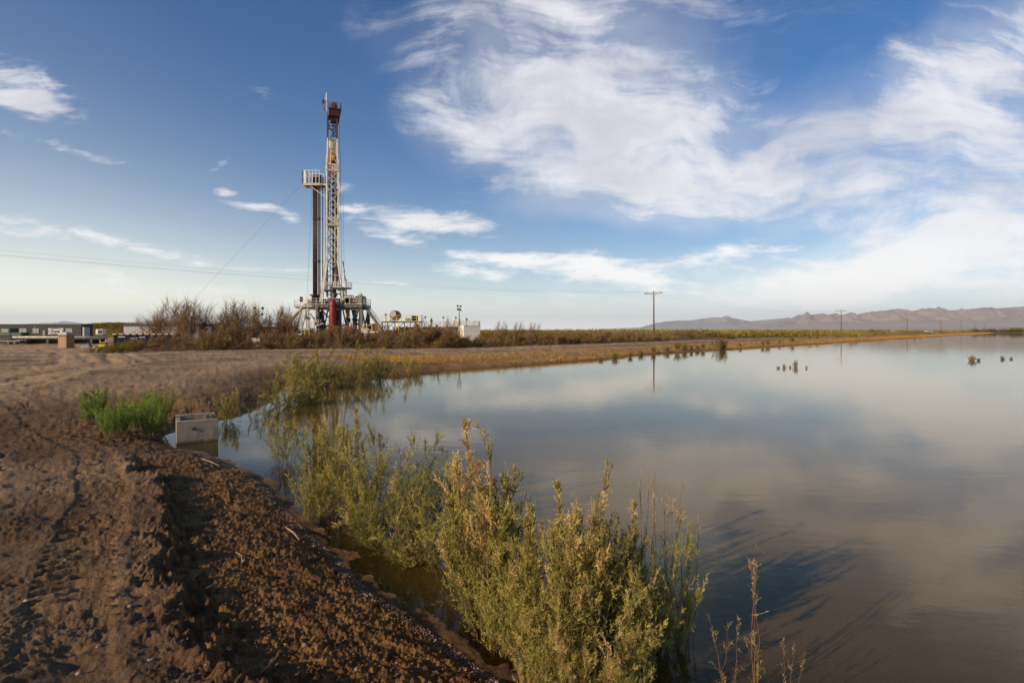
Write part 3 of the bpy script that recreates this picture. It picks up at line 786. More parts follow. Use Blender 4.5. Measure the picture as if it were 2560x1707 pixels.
# ------------------------------------------------------------------ solid modelling helper
class MB:
    def __init__(s): s.v = []; s.f = []
    def add(s, vs, fs):
        o = len(s.v); s.v += [tuple(q) for q in vs]; s.f += [tuple(i + o for i in q) for q in fs]; return s
    def box(s, c, d, rz=0.0, bev=0.0, ry=0.0):
        x, y, z = (q / 2 for q in d)
        if bev <= 0:
            vs = [(sx * x, sy * y, sz * z) for sz in (-1, 1) for sy in (-1, 1) for sx in (-1, 1)]
            fs = [(0, 2, 3, 1), (4, 5, 7, 6), (0, 1, 5, 4), (2, 6, 7, 3), (0, 4, 6, 2), (1, 3, 7, 5)]
        else:
            bm_ = min(bev, x * .45, y * .45, z * .45)
            vs = []; fs = []
            import itertools
            idx = {}
            for sx, sy, sz in itertools.product((-1, 1), repeat=3):
                for ax in range(3):
                    q = [sx * (x - bm_), sy * (y - bm_), sz * (z - bm_)]
                    q[ax] = (sx * x, sy * y, sz * z)[ax]
                    idx[(sx, sy, sz, ax)] = len(vs); vs.append(tuple(q))
            for ax in range(3):
                o = [i for i in range(3) if i != ax]
                for sg in (-1, 1):
                    quad = []
                    for a, b_ in ((-1, -1), (1, -1), (1, 1), (-1, 1)):
                        k = [0, 0, 0]; k[ax] = sg; k[o[0]] = a; k[o[1]] = b_
                        quad.append(idx[(*k, ax)])
                    fs.append(quad)
            for ax in range(3):                      # edges along axis ax
                o = [i for i in range(3) if i != ax]
                for a in (-1, 1):
                    for b_ in (-1, 1):
                        k0 = [0, 0, 0]; k1 = [0, 0, 0]
                        k0[ax] = -1; k1[ax] = 1; k0[o[0]] = k1[o[0]] = a; k0[o[1]] = k1[o[1]] = b_
                        fs.append([idx[(*k0, o[0])], idx[(*k1, o[0])], idx[(*k1, o[1])], idx[(*k0, o[1])]])
            for sx, sy, sz in itertools.product((-1, 1), repeat=3):
                fs.append([idx[(sx, sy, sz, a)] for a in range(3)])
        cr, sr = math.cos(rz), math.sin(rz); cy_, sy_ = math.cos(ry), math.sin(ry)
        out = []
        for (a, b_, e) in vs:
            a, e = a * cy_ + e * sy_, -a * sy_ + e * cy_
            out.append((c[0] + a * cr - b_ * sr, c[1] + a * sr + b_ * cr, c[2] + e))
        return s.add(out, fs)
    def bar(s, p0, p1, w_, h_=None):
        """rectangular bar between two points"""
        h_ = h_ or w_
        p0 = Vector(p0); p1 = Vector(p1); d = (p1 - p0).normalized()
        ref = Vector((0, 0, 1)) if abs(d.z) < 0.95 else Vector((0, 1, 0))
        a = d.cross(ref).normalized() * w_ / 2; b_ = d.cross(a).normalized() * h_ / 2
        vs = [p0 - a - b_, p0 + a - b_, p0 + a + b_, p0 - a + b_, p1 - a - b_, p1 + a - b_, p1 + a + b_, p1 - a + b_]
        return s.add(vs, [(3, 2, 1, 0), (4, 5, 6, 7), (0, 1, 5, 4), (1, 2, 6, 5), (2, 3, 7, 6), (3, 0, 4, 7)])
    def tube(s, pts, r, n=8, cap=True):
        pts = [Vector(q) for q in pts]
        rs = r if isinstance(r, (list, tuple)) else [r] * len(pts)
        rings = []
        for i, q in enumerate(pts):
            d = (pts[min(i + 1, len(pts) - 1)] - pts[max(i - 1, 0)]).normalized()
            ref = Vector((0, 0, 1)) if abs(d.z) < 0.95 else Vector((0, 1, 0))
            a = d.cross(ref).normalized(); b_ = d.cross(a)
            rings.append([q + rs[i] * (a * math.cos(2 * math.pi * k / n) + b_ * math.sin(2 * math.pi * k / n)) for k in range(n)])
        vs = [q for rg in rings for q in rg]; fs = []
        for i in range(len(pts) - 1):
            for k in range(n):
                k2 = (k + 1) % n
                fs.append((i * n + k, i * n + k2, (i + 1) * n + k2, (i + 1) * n + k))
        if cap:
            fs.append(tuple(range(n))[::-1]); fs.append(tuple((len(pts) - 1) * n + k for k in range(n)))
        return s.add(vs, fs)
    def lathe(s, c, prof, n=20):
        """prof list of (r, z) about a vertical axis"""
        vs = []; fs = []
        for (r, z) in prof:
            for k in range(n):
                a = 2 * math.pi * k / n
                vs.append((c[0] + r * math.cos(a), c[1] + r * math.sin(a), c[2] + z))
        for i in range(len(prof) - 1):
            for k in range(n):
                k2 = (k + 1) % n
                fs.append((i * n + k, i * n + k2, (i + 1) * n + k2, (i + 1) * n + k))
        fs.append(tuple(range(n))[::-1]); fs.append(tuple((len(prof) - 1) * n + k for k in range(n)))
        return s.add(vs, fs)
    def prism(s, outline, y0, y1):
        """outline in (x, z), extruded along y"""
        n = len(outline)
        vs = [(x, y0, z) for x, z in outline] + [(x, y1, z) for x, z in outline]
        fs = [tuple(range(n)), tuple(range(2 * n - 1, n - 1, -1))] + [(i, i + n, (i + 1) % n + n, (i + 1) % n) for i in range(n)]
        return s.add(vs, fs)
    def rail(s, pts, h=1.1, post=1.4, w_=0.06):
        """pipe handrail along a polyline of floor points"""
        for p0, p1 in zip(pts[:-1], pts[1:]):
            p0 = Vector(p0); p1 = Vector(p1); L_ = (p1 - p0).length
            for z in (h, h * 0.55, 0.12):
                s.bar(p0 + Vector((0, 0, z)), p1 + Vector((0, 0, z)), w_ * 0.8)
            n = max(1, round(L_ / post))
            for i in range(n + 1):
                q = p0.lerp(p1, i / n)
                s.bar(q, q + Vector((0, 0, h)), w_)
        return s
    def build(s, name, mat, parent=None, loc=None, smooth=False):
        me = bpy.data.meshes.new(name); me.from_pydata(s.v, [], s.f); me.validate(); me.update()
        if smooth:
            import bmesh
            b_ = bmesh.new(); b_.from_mesh(me); bmesh.ops.recalc_face_normals(b_, faces=b_.faces); b_.to_mesh(me); b_.free()
            for p_ in me.polygons: p_.use_smooth = len(p_.vertices) <= 4
        else:
            import bmesh
            b_ = bmesh.new(); b_.from_mesh(me); bmesh.ops.recalc_face_normals(b_, faces=b_.faces); b_.to_mesh(me); b_.free()
        return link_mesh(name, me, mat, parent, loc)

DUST = (0.30, 0.22, 0.14)
M_WHITE = flat_mat("white_paint", (0.72, 0.69, 0.62), 0.55, vary=0.08, dirt=(*DUST, 0.45))
M_STEELW = flat_mat("white_painted_steel", (0.58, 0.53, 0.44), 0.5, vary=0.2, dirt=(0.17, 0.095, 0.05, 0.75), scale=1.6)
M_GREY = flat_mat("grey_steel", (0.135, 0.128, 0.115), 0.6, vary=0.2, dirt=(*DUST, 0.35))
M_LGREY = flat_mat("pale_grey_steel", (0.42, 0.40, 0.36), 0.6, vary=0.12, dirt=(*DUST, 0.35))
M_DARK = flat_mat("dark_iron", (0.045, 0.040, 0.036), 0.6, vary=0.3)
M_PIPE = flat_mat("drill_pipe_steel", (0.050, 0.028, 0.020), 0.5, vary=0.35, scale=1.0, dirt=(0.15, 0.075, 0.04, 0.5))
M_MAROON = flat_mat("maroon_paint", (0.060, 0.012, 0.011), 0.5, vary=0.2, dirt=(0.05, 0.02, 0.015, 0.5))
M_RED = flat_mat("red_vessel_paint", (0.24, 0.022, 0.022), 0.4, vary=0.12, dirt=(0.12, 0.02, 0.02, 0.3))
M_ORANGE = flat_mat("orange_yellow_paint", (0.62, 0.30, 0.03), 0.45, vary=0.15, dirt=(0.2, 0.1, 0.03, 0.4))
M_YELLOW = flat_mat("yellow_paint", (0.68, 0.47, 0.05), 0.45, vary=0.12, dirt=(0.2, 0.13, 0.04, 0.4))
M_BLUE = flat_mat("dark_blue_paint", (0.010, 0.014, 0.030), 0.8, vary=0.25, spec=0.08, dirt=(0.05, 0.04, 0.035, 0.25))
M_LBLUE = flat_mat("pale_blue_paint", (0.22, 0.38, 0.52), 0.5, vary=0.12, dirt=(*DUST, 0.3))
M_BROWN = flat_mat("rusty_brown_steel", (0.15, 0.085, 0.05), 0.7, vary=0.3, dirt=(*DUST, 0.3))
M_GLASS = flat_mat("greenish_glass", (0.05, 0.12, 0.11), 0.08, vary=0.1, spec=0.8)
M_BLIND = flat_mat("window_with_blind", (0.30, 0.32, 0.28), 0.25, vary=0.1, spec=0.6)
M_DKGREY = flat_mat("charcoal_cladding", (0.048, 0.047, 0.050), 0.7, vary=0.12, dirt=(0.09, 0.075, 0.06, 0.35))
M_BLACK = flat_mat("black_rubber", (0.02, 0.02, 0.02), 0.8, vary=0.2)
M_TAN = flat_mat("tan_plastic", (0.34, 0.195, 0.095), 0.55, vary=0.10, dirt=(0.25, 0.16, 0.09, 0.3))
M_WOOD = flat_mat("weathered_pole_wood", (0.125, 0.060, 0.038), 0.85, vary=0.3, scale=6, dirt=(0.22, 0.15, 0.11, 0.4))
M_CONC = flat_mat("weathered_concrete", (0.36, 0.29, 0.215), 0.9, vary=0.14, scale=5, dirt=(0.17, 0.12, 0.075, 0.75))
_t = NT(M_CONC.node_tree); _b = _t.n.get('Principled BSDF')
_old = _b.inputs['Base Color'].links[0].from_socket
_g = _t.new('ShaderNodeNewGeometry'); _s = _t.new('ShaderNodeSeparateXYZ'); _t.link(_g.outputs['Position'], _s.inputs[0])
_w = _t.math('ADD', _s.outputs[2], _t.math('MULTIPLY', _t.noise(_g.outputs['Position'], 9.0, 4), 0.12))
_c = _t.mix(_t.mrange(_w, 0.15, 0.06), _old, (0.12, 0.085, 0.05, 1))
_st = _t.noise(_t.mapping(_g.outputs['Position'], scale=(14, 14, 1.2)), 1.0, 5, .65)
_c = _t.mix(_t.math('MULTIPLY', _t.mrange(_st, 0.52, 0.72), 0.55), _c, (0.19, 0.135, 0.09, 1))
_sp = _t.noise(_g.outputs['Position'], 34.0, 3, .5)
_c = _t.mix(_t.math('MULTIPLY', _t.mrange(_sp, 0.66, 0.72), 0.7), _c, (0.14, 0.10, 0.07, 1))
_t.link(_c, _b.inputs['Base Color'])
_bp = _t.new('ShaderNodeBump'); _bp.inputs['Strength'].default_value = .5; _bp.inputs['Distance'].default_value = .01
_t.link(_t.noise(_g.outputs['Position'], 28.0, 6, .7), _bp.inputs['Height']); _t.link(_bp.outputs[0], _b.inputs['Normal'])
M_FABRIC = flat_mat("grey_tarp", (0.22, 0.22, 0.24), 0.85, vary=0.2)

def sub(parent, px, py, Y): return ((px - 1280) / F * Y - parent[0], 0.0, CAM_Z + (HZ - py) / F * Y - parent[2])

# ------------------------------------------------------------------ drilling rig
RIG = (-34.8, 110.0, 0.30)
rig = empty("drilling_rig", RIG, 0, "tall white lattice drilling rig on a steel substructure behind the brush", "drilling rig")
K = 0.07735
def rc(cx, cy): return (cx * 0.007893 - 8.5085, 12.37 - 0.007893 * cy)      # from the enlarged picture of the base
# substructure
for name, x, y, wd in (("leg", -3.85, -2.4, .45), ("leg", -1.8, -2.6, .40), ("leg", 2.35, -2.6, .40), ("leg", 6.25, -2.4, .62), ("leg", 3.7, 2.4, .5),
                       ("leg", -3.7, 2.8, .45), ("leg", 0.1, 2.8, .9), ("leg", 6.3, 2.8, .5)):
    m_ = MB().box((x, y, 3.45), (wd, wd * 0.8, 6.9)).box((x, y, .12), (wd + .6, wd + .6, .24))
    m_.box((x - wd * .5, y, 3.6), (.06, wd * 1.05, 6.2)).box((x + wd * .5, y, 3.6), (.06, wd * 1.05, 6.2))
    m_.build(name, M_GREY if x > -3 else M_LGREY, rig)
dk = MB().box((2.0, 0.1, 7.24), (9.45, 6.4, .62), 0, .03).box((2.0, -3.15, 7.46), (9.6, .14, .16)).box((-1.9, -3.0, 7.0), (.5, .5, 1.2))
for x in np.arange(-2.4, 6.7, .9): dk.box((x, -3.13, 7.22), (.08, .1, .5))
deck = dk.build("drill_floor", M_GREY, rig)
MB().box((-4.55, -0.4, 7.2), (3.4, 5.2, .35), 0, .03).box((-5.9, -.4, 7.05), (.5, 4.4, .5)).build("side_floor", M_LGREY, rig)
rl = MB().rail([(-3.55, -3.1, 7.55), (2.7, -3.1, 7.55)]).rail([(4.3, -3.1, 7.55), (6.7, -3.1, 7.55), (6.7, 3, 7.55)]).rail([(-6.1, -2.9, 7.38), (-4.4, -2.9, 7.38)]).rail([(-6.1, -2.9, 7.38), (-6.1, 2, 7.38)])
rl.rail([(-2.6, 3.2, 7.55), (6.7, 3.2, 7.55)])
rl.build("railing", M_WHITE, rig)
br = MB()
for (a, b_) in ((rc(880, 720), rc(1050, 920)), (rc(1720, 745), rc(1650, 960)), (rc(1650, 745), rc(1730, 960)), (rc(1500, 720), rc(1560, 900)), (rc(1800, 740), rc(1730, 800)), (rc(620, 830), rc(740, 1000))):
    br.bar((a[0], -1.6, a[1]), (b_[0], -1.6, b_[1]), .3, .2)
for x in (-3.0, -1.0, 1.2, 3.0, 5.0): br.bar((x, 2.9, 6.9), (x + 1.3, 2.9, .6), .22); br.bar((x + 1.3, 2.9, 6.9), (x, 2.9, .6), .22)
br.box((1.5, 0, 6.75), (10.2, .4, .4)).box((1.5, -2.4, 6.72), (10.2, .3, .4))
br.build("bracing", M_GREY, rig)
st_ = MB()
for (x0, x1, z0, z1) in ((-3.0, -2.0, 4.0, 6.4), (-.6, .35, 3.0, 6.7), (-2.6, -1.4, 1.5, 3.6), (.1, .9, 1.4, 4.6), (2.6, 3.3, 2.2, 5.1), (3.9, 4.6, 2.4, 5.0), (5.0, 5.8, 2.0, 4.9)):
    st_.box(((x0 + x1) / 2, 0.6, (z0 + z1) / 2), (x1 - x0, 1.0, z1 - z0), 0, .06)
    st_.tube([(x0, -.3, z1 - .3), (x1 + .3, -.3, z1 - .3)], .14)
    st_.tube([((x0 + x1) / 2, -.5, z0 - 1.0), ((x0 + x1) / 2, -.5, z1 + .1)], .16)
rq = random.Random(9)
for k in range(26):
    x = rq.uniform(-3.4, 5.9); z = rq.uniform(2.6, 4.9); w_ = rq.uniform(.2, .55)
    st_.box((x, rq.uniform(-1.8, 1.2), z), (w_, rq.uniform(.3, .8), rq.uniform(.3, .9)), rq.uniform(0, 1.5), .04)
for k in range(9):
    x = rq.uniform(-3.2, 5.6); st_.tube([(x, -1.5, 1.0), (x + rq.uniform(-.2, .2), -1.5, rq.uniform(4.0, 6.8))], .07, 6)
st_.build("wellhead_stack", M_DARK, rig)
MB().lathe((3.35, -1.2, 5.9), [(.1, -.8), (.42, -.7), (.42, .5), (.25, .75), (.08, .8)], 14).build("hoist_drum", M_YELLOW, rig)
for (x0, x1, z) in ((-3.45, -1.9, 5.15), (-3.1, -1.3, 3.55), (-5.0, -3.8, 5.3)):
    o = MB().box(((x0 + x1) / 2, -2.9, z), (x1 - x0, 1.4, .14)).build("landing", M_LGREY, rig)
    MB().rail([(x0, -3.55, z + .07), (x1, -3.55, z + .07), (x1, -2.2, z + .07)], 1.05, .8).build("landing_railing", M_WHITE, o)
    MB().bar((x0, -2.6, z - 1.6), (x1, -2.6, z), .12).bar((x0 + .1, -2.6, z - 2.4), (x0 + .1, -2.6, z), .12).build("landing_stair", M_LGREY, o)
# ramp, ladder stair and right stair
MB().bar((-4.2, -2.4, 7.55), (-11.2, -2.4, 0.1), .75, .42).bar((-4.2, -2.9, 7.75), (-11.2, -2.9, .3), .1, .25).bar((-4.2, -1.9, 7.75), (-11.2, -1.9, .3), .1, .25).build("pipe_ramp", M_STEELW, rig)
sr = MB().bar((-5.7, .3, 7.6), (-7.6, .3, 0.1), .14, .3).bar((-5.2, 1.5, 7.6), (-7.0, 1.5, .1), .14, .3)
for i in range(19):
    q = i / 18; sr.box((-5.5 - 1.85 * q, .9, 7.3 - 7.1 * q), (.34, 1.2, .05))
sr.bar((-6.0, .3, 8.6), (-7.9, .3, 1.1), .07)
sr.build("ladder_stair", M_LGREY, rig)
s2 = MB().bar((6.6, -2.3, 7.45), (12.0, -2.3, .1), .12, .34).bar((6.6, -1.3, 7.45), (12.0, -1.3, .1), .12, .34)
for i in range(22):
    q = (i + .5) / 22; s2.box((6.6 + 5.4 * q, -1.8, 7.5 - 7.35 * q), (.3, 1.0, .05))
rt = s2.build("stair", M_GREY, rig)
hr = MB()
for y in (-2.3, -1.3):
    for dz in (.6, 1.1): hr.bar((6.7, y, 7.4 + dz), (12.0, y, .1 + dz), .06)
    for i in range(6):
        q = i / 5; hr.bar((6.7 + 5.3 * q, y, 7.4 - 7.3 * q), (6.7 + 5.3 * q, y, 8.5 - 7.3 * q), .06)
hr.build("stair_railing", M_LGREY, rt)
# red pressure vessel
pv_ = MB().lathe((1.40, -3.9, 0), [(.28, 1.2), (.5, 1.35), (.63, 1.7), (.63, 7.72), (.56, 8.05), (.36, 8.28), (.12, 8.36)], 24).build("pressure_vessel", M_RED, rig, smooth=True)
for z in (7.15, 3.0): MB().lathe((1.40, -3.9, z), [(.655, 0), (.655, .14)], 24).build("vessel_band", M_MAROON, pv_)
MB().tube([(1.40, -3.9, 8.3), (1.40, -3.9, 9.3), (1.15, -3.4, 9.6), (2.2, -2.0, 9.5)], .10).build("vessel_pipe", M_BROWN, pv_)
MB().box((1.0, -3.9, .6), (.16, .9, 1.4)).box((1.8, -3.9, .6), (.16, .9, 1.4)).box((1.4, -3.9, .02), (1.7, 1.7, .12)).build("vessel_skirt", M_GREY, pv_)
# houses and machines on the floor
MB().prism([(-5.0, 7.4), (-3.75, 7.4), (-3.75, 9.2), (-4.35, 9.62), (-5.0, 9.2)], -.6, 2.0).build("driller_cabin", M_WHITE, rig)
MB().box((-3.2, .7, 8.55), (1.2, 2.0, 1.7)).box((-3.7, 1.0, 9.5), (1.4, 1.4, .25)).build("floor_shed", M_BROWN, rig)
MB().box((-5.35, -1.6, 8.55), (.48, .5, .95), 0, .03).build("control_cabinet", M_MAROON, rig)
fm_ = MB()
rng = random.Random(5)
for x in np.arange(-1.6, 2.6, .55):
    hh = rng.uniform(.6, 1.5); fm_.box((x, rng.uniform(-1.6, 1.4), 7.55 + hh / 2), (rng.uniform(.35, .7), rng.uniform(.5, 1.2), hh), 0, .04)
fm_.build("floor_machinery", M_DARK, rig)
dw = MB()
for (x, r_) in ((3.85, .72), (4.4, .55), (3.3, .5)): dw.tube([(x, -1.9, 8.3), (x, 1.4, 8.3)], r_, 16)
dw.box((4.9, -.2, 8.2), (.6, 2.4, 1.3)).box((5.15, -1.5, 8.75), (.4, .5, .8))
dw.build("drawworks", M_BROWN, rig)
cb = MB().box((5.85, -1.2, 8.45), (.75, 1.6, 1.75), 0, .03).box((6.4, -.6, 8.35), (.4, 1.4, 1.6), 0, .03).box((5.75, -1.0, 9.5), (.5, .9, .4)).build("switch_cabinet", M_LGREY, rig)
g_ = MB()
for x in np.arange(5.5, 6.25, .12): g_.box((x, -2.02, 8.6), (.03, .03, 1.3))
g_.build("cabinet_grille", M_GREY, cb)
MB().tube([(2.7, -1.0, 9.3), (4.2, -1.0, 9.3), (4.45, -1.0, 9.15), (4.5, -1.0, 8.8), (4.5, -1.0, 7.6)], .11).tube([(4.05, -1, 9.3), (4.05, -1, 8.6)], .08).build("mud_pipe", M_GREY, rig)
# mast
PH = R(20)
def mc(z, sx, sy):
    """corner of the mast at a height above the rig's ground"""
    if z < 15.7: q = (15.7 - z) / 7.9; wx_, wy_ = 2.02 + 1.9 * q, 2.3 + 1.4 * q
    elif z < 34.5: q = (z - 15.7) / 18.8; wx_, wy_ = 2.02 + .1 * q, 2.3 + .1 * q
    else: q = (z - 34.5) / 10; wx_, wy_ = 1.78 - .12 * q, 2.02 - .12 * q
    a, b_ = sx * wx_ / 2, sy * wy_ / 2
    return Vector((a * math.cos(PH) - b_ * math.sin(PH) + .05, a * math.sin(PH) + b_ * math.cos(PH), z))
def rot(x, y, z): return (x * math.cos(PH) - y * math.sin(PH) + .5, x * math.sin(PH) + y * math.cos(PH) + .1, z)
C4 = [(-1, -1), (1, -1), (1, 1), (-1, 1)]
mast = MB()
for (sx, sy) in C4:
    mast.bar(mc(7.5, sx, sy), mc(15.7, sx, sy), .30)
    mast.bar(mc(15.7, sx, sy), mc(34.4, sx, sy), .27)
mast_o = mast.build("mast_leg", M_STEELW, rig)
lv = [7.6, 10.6, 13.2, 15.7, 18.0, 20.3, 22.6, 24.3, 26.6, 28.9, 31.2, 33.0, 34.4]
for fi, (c0, c1) in enumerate(((0, 1), (1, 2), (2, 3), (3, 0))):
    bb_ = MB()
    for i in range(len(lv) - 1):
        a0, a1 = mc(lv[i], *C4[c0]), mc(lv[i], *C4[c1]); b0_, b1_ = mc(lv[i + 1], *C4[c0]), mc(lv[i + 1], *C4[c1])
        if fi == 3 and i < 3: continue          # the open v-door side
        bb_.bar(b0_, b1_, .15)
        if (fi in (0, 2) and lv[i] > 15) or lv[i] > 30: bb_.bar(a0, b1_, .13); bb_.bar(a1, b0_, .13)
        elif i % 2 == 0: bb_.bar(a0, b1_, .13)
        else: bb_.bar(a1, b0_, .13)
        if fi == 1: bb_.bar(a0.lerp(a1, .5), b0_.lerp(b1_, .5), .12)
    bb_.build("mast_lacing", M_STEELW, mast_o)
for z0, z1 in ((22.7, 24.2), (33.1, 34.5)):
    pl_ = MB()
    for c0, c1 in ((0, 1), (1, 2), (2, 3)):
        a, b_ = mc(z0, *C4[c0]), mc(z0, *C4[c1])
        d = (b_ - a).normalized(); nrm = Vector((d.y, -d.x, 0)) * .16
        a2, b2 = a + nrm - d * .12, b_ + nrm + d * .12
        for (za, zb_) in ((z0, z0 + .32), (z1 - .32, z1)):
            pl_.bar(Vector((a2.x, a2.y, (za + zb_) / 2)), Vector((b2.x, b2.y, (za + zb_) / 2)), .10, .34)
        if c0 != 1: pl_.bar(a2.lerp(b2, .62) + Vector((0, 0, .75)), a2.lerp(b2, .98) + Vector((0, 0, .75)), .08, 1.2)
    if z0 < 30: pl_.bar(mc(24.2, -1, -1) + Vector((-.2, -.2, .0)), mc(22.9, 1, -1) + Vector((.35, -.25, 0)), .12, .3)
    pl_.build("mast_collar", M_STEELW, mast_o)
up_w = MB(); up_r = MB()
lu = [34.4, 37.0, 39.4, 41.8, 44.2]
for i in range(4):
    tgt = up_w if i < 2 else up_r
    for (sx, sy) in C4: tgt.bar(mc(lu[i] + .01, sx, sy), mc(lu[i + 1], sx, sy), .22)
    for c0, c1 in ((0, 1), (1, 2), (2, 3), (3, 0)):
        tgt.bar(mc(lu[i + 1], *C4[c0]), mc(lu[i + 1], *C4[c1]), .14)
        if c0 != 3:
            if i % 2: tgt.bar(mc(lu[i], *C4[c0]), mc(lu[i + 1], *C4[c1]), .12)
            else: tgt.bar(mc(lu[i], *C4[c1]), mc(lu[i + 1], *C4[c0]), .12)
up_w.build("upper_mast", M_STEELW, rig); up_r.build("top_mast", M_MAROON, rig)
cw = MB().box((.35, 0, 44.2), (2.2, 2.6, 1.3), PH, .1).box((.5, .1, 45.0), (2.3, 2.7, .16), PH).box((.5, 0, 43.2), (1.5, 1.7, .8), PH)
crown = cw.build("crown_block", M_MAROON, rig)
MB().rail([rot(-1.1, -1.3, 45.05), rot(1.1, -1.3, 45.05), rot(1.1, 1.3, 45.05), rot(-1.1, 1.3, 45.05), rot(-1.1, -1.3, 45.05)], 1.15, .75, .07).build("crown_railing", M_BROWN, crown)
sh = MB()
for x in (.1, .4, .7): sh.tube([(x - .08, 0, 45.9), (x + .08, 0, 45.9)], .75, 16)
sh.box((.4, 0, 45.7), (1.3, .4, 1.0)); sh.build("sheave", M_BROWN, crown)
MB().tube([(-.75, -.9, 44.6), (-.75, -.9, 48.2)], .05, 6).build("white_mast_light", M_WHITE, crown)
MB().lathe((-.75, -.9, 46.6), [(.05, 0), (.16, .1), (.16, 1.3), (.05, 1.5)], 10).build("aerial", M_WHITE, crown)
fl = MB().tube([(-1.25, -.7, 44.2), (-1.2, -.7, 47.4)], .045, 6).build("flag_pole", M_LGREY, crown)
# limp flag: stripes and a dark blue corner
fme = bpy.data.meshes.new("flag"); vs = []; fs = []; mi = []
NU, NV = 8, 13
for j in range(NV + 1):
    for i in range(NU + 1):
        a = i / NU; q = j / NV
        vs.append((-1.22 - .50 * a * (0.35 + .5 * (1 - q)) + .1 * math.sin(a * 5 + q * 4), -.7 + .14 * math.sin(a * 9 + q * 3), 47.3 - 2.4 * q - .55 * a))
for j in range(NV):
    for i in range(NU):
        k = j * (NU + 1) + i
        fs.append((k, k + 1, k + NU + 2, k + NU + 1)); mi.append(2 if (j < 5 and i < 8) else (i % 2 if j > 8 else (j + i) % 2))
fme.from_pydata(vs, [], fs); fme.update()
for mt in (flat_mat("flag_red", (0.36, 0.02, 0.03), 0.8), flat_mat("flag_white", (0.6, 0.55, 0.55), 0.8), flat_mat("flag_blue", (0.02, 0.03, 0.10), 0.8)): fme.materials.append(mt)
fme.polygons.foreach_set('material_index', mi)
flag = link_mesh("flag", fme, None, crown)
# travelling block and top drive
tb = MB().box((.05, 0, 38.3), (.75, .9, 1.8), PH, .2).box((.05, 0, 37.2), (.5, .5, .8), PH).build("travelling_block", M_YELLOW, rig)
MB().box((-.25, -.35, 38.4), (.3, .4, 1.6), PH, .1).build("block_cover", M_WHITE, tb)
td = MB().box((.15, .1, 35.6), (1.0, 1.0, 2.2), PH, .08).box((-.85, -.2, 35.2), (.5, .8, 2.6), PH, .05).box((.2, -.1, 36.9), (.7, .6, .6), PH, .1).tube([(.2, 0, 34.4), (.2, 0, 31.5)], .2).build("top_drive", M_ORANGE, rig)
MB().box((.55, -.3, 35.3), (.45, .5, 1.1), PH).box((.2, -.5, 34.9), (.5, .3, .6), PH).build("drive_motor", M_DARK, td)
cab_ = MB()
for dx in (-.25, -.1, .1, .25): cab_.tube([(.1 + dx, .1, 39.0), (.3 + dx, .1, 44.0)], .03, 5)
cab_.tube([(.25, .3, 8), (.25, .3, 33)], .10, 8).tube([(-.5, .6, 8.2), (-.45, .5, 34)], .05, 6).tube([(-.75, -1.0, 9), (-.9, -1.0, 20), (-.6, -.9, 26), (-1.1, -.8, 30), (-.9, -.5, 34.6)], .06, 6)
cab_.tube([(1.72, .6, 9.6), (1.45, .5, 36), (1.2, .4, 44)], .035, 5)
cab_.build("drilling_line", M_DARK, rig)
ho = MB().tube([(-.55, -.9, 9), (-.7, -.9, 19), (-.45, -.8, 27), (-.2, -.6, 33)], .13, 8).tube([(.55, .3, 8), (.5, .2, 16), (.62, .25, 24), (.5, .2, 33)], .19, 8).tube([(.2, -.2, 10), (.28, -.3, 22), (.2, -.2, 31)], .12, 8)
for z in np.arange(9.5, 33, 1.7): ho.box((.45 + .25 * math.sin(z * 2.1), .2, z), (.5, .5, .55))
ho.build("hose_bundle", M_DARK, rig)
ml = MB()
for z in np.arange(8.5, 44, .45): ml.bar(rot(-.25, 1.15, z), rot(.25, 1.15, z), .05)
ml.bar(rot(-.25, 1.15, 8), rot(-.25, 1.15, 44), .07).bar(rot(.25, 1.15, 8), rot(.25, 1.15, 44), .07)
ml.build("mast_ladder", M_BROWN, mast_o)
cy_ = MB().tube([(.75, -.2, 10.6), (.65, -.1, 22.6)], .2, 10).tube([(.65, -.1, 22.6), (.55, 0, 34)], .14, 10).tube([(.2, .6, 8), (.2, .6, 31)], .22, 10)
cy_.build("hoist_cylinder", M_STEELW, rig)
sp_ = MB().tube([(.85, .4, 11), (.80, .3, 15.5), (.65, .3, 30)], .24, 8).build("standpipe", M_BROWN, rig)
# A-frame and upper platforms
af = MB().bar((-1.75, -1.6, 8.0), (-.75, -1.2, 15.7), .3).bar((-2.5, .9, 9.4), (-1.5, .8, 16.0), .22).bar((2.0, .4, 16.0), (2.75, 0, 10.9), .2).bar((2.4, -.8, 7.6), (2.4, -.8, 11.0), .34).bar((2.55, -.8, 10.6), (3.35, -1.0, 7.6), .32)
af.bar((1.6, -.8, 10.6), (2.4, -.8, 8.8), .2).bar((.3, -1.2, 10.4), (.3, -1.2, 7.6), .3).bar((2.75, 0, 12.5), (2.75, 0, 7.6), .16)
af.build("a_frame", M_LGREY, rig)
for (x0, x1, z, y0, y1) in ((.2, 3.55, 10.7, -1.7, .9), (-1.35, .2, 10.2, -1.9, .5)):
    o = MB().box(((x0 + x1) / 2, (y0 + y1) / 2, z), (x1 - x0, y1 - y0, .2)).build("racking_platform", M_DARK, rig)
    MB().rail([(x0, y0, z + .1), (x1, y0, z + .1), (x1, y1, z + .1)], 1.1, .7, .07).build("platform_railing", M_WHITE, o)
MB().box((.1, -1.6, 11.4), (.9, .3, 1.0)).box((1.0, -1.5, 11.3), (.5, .3, .9)).box((1.9, -1.2, 11.1), (.5, .4, .5)).build("platform_gear", M_LGREY, rig)
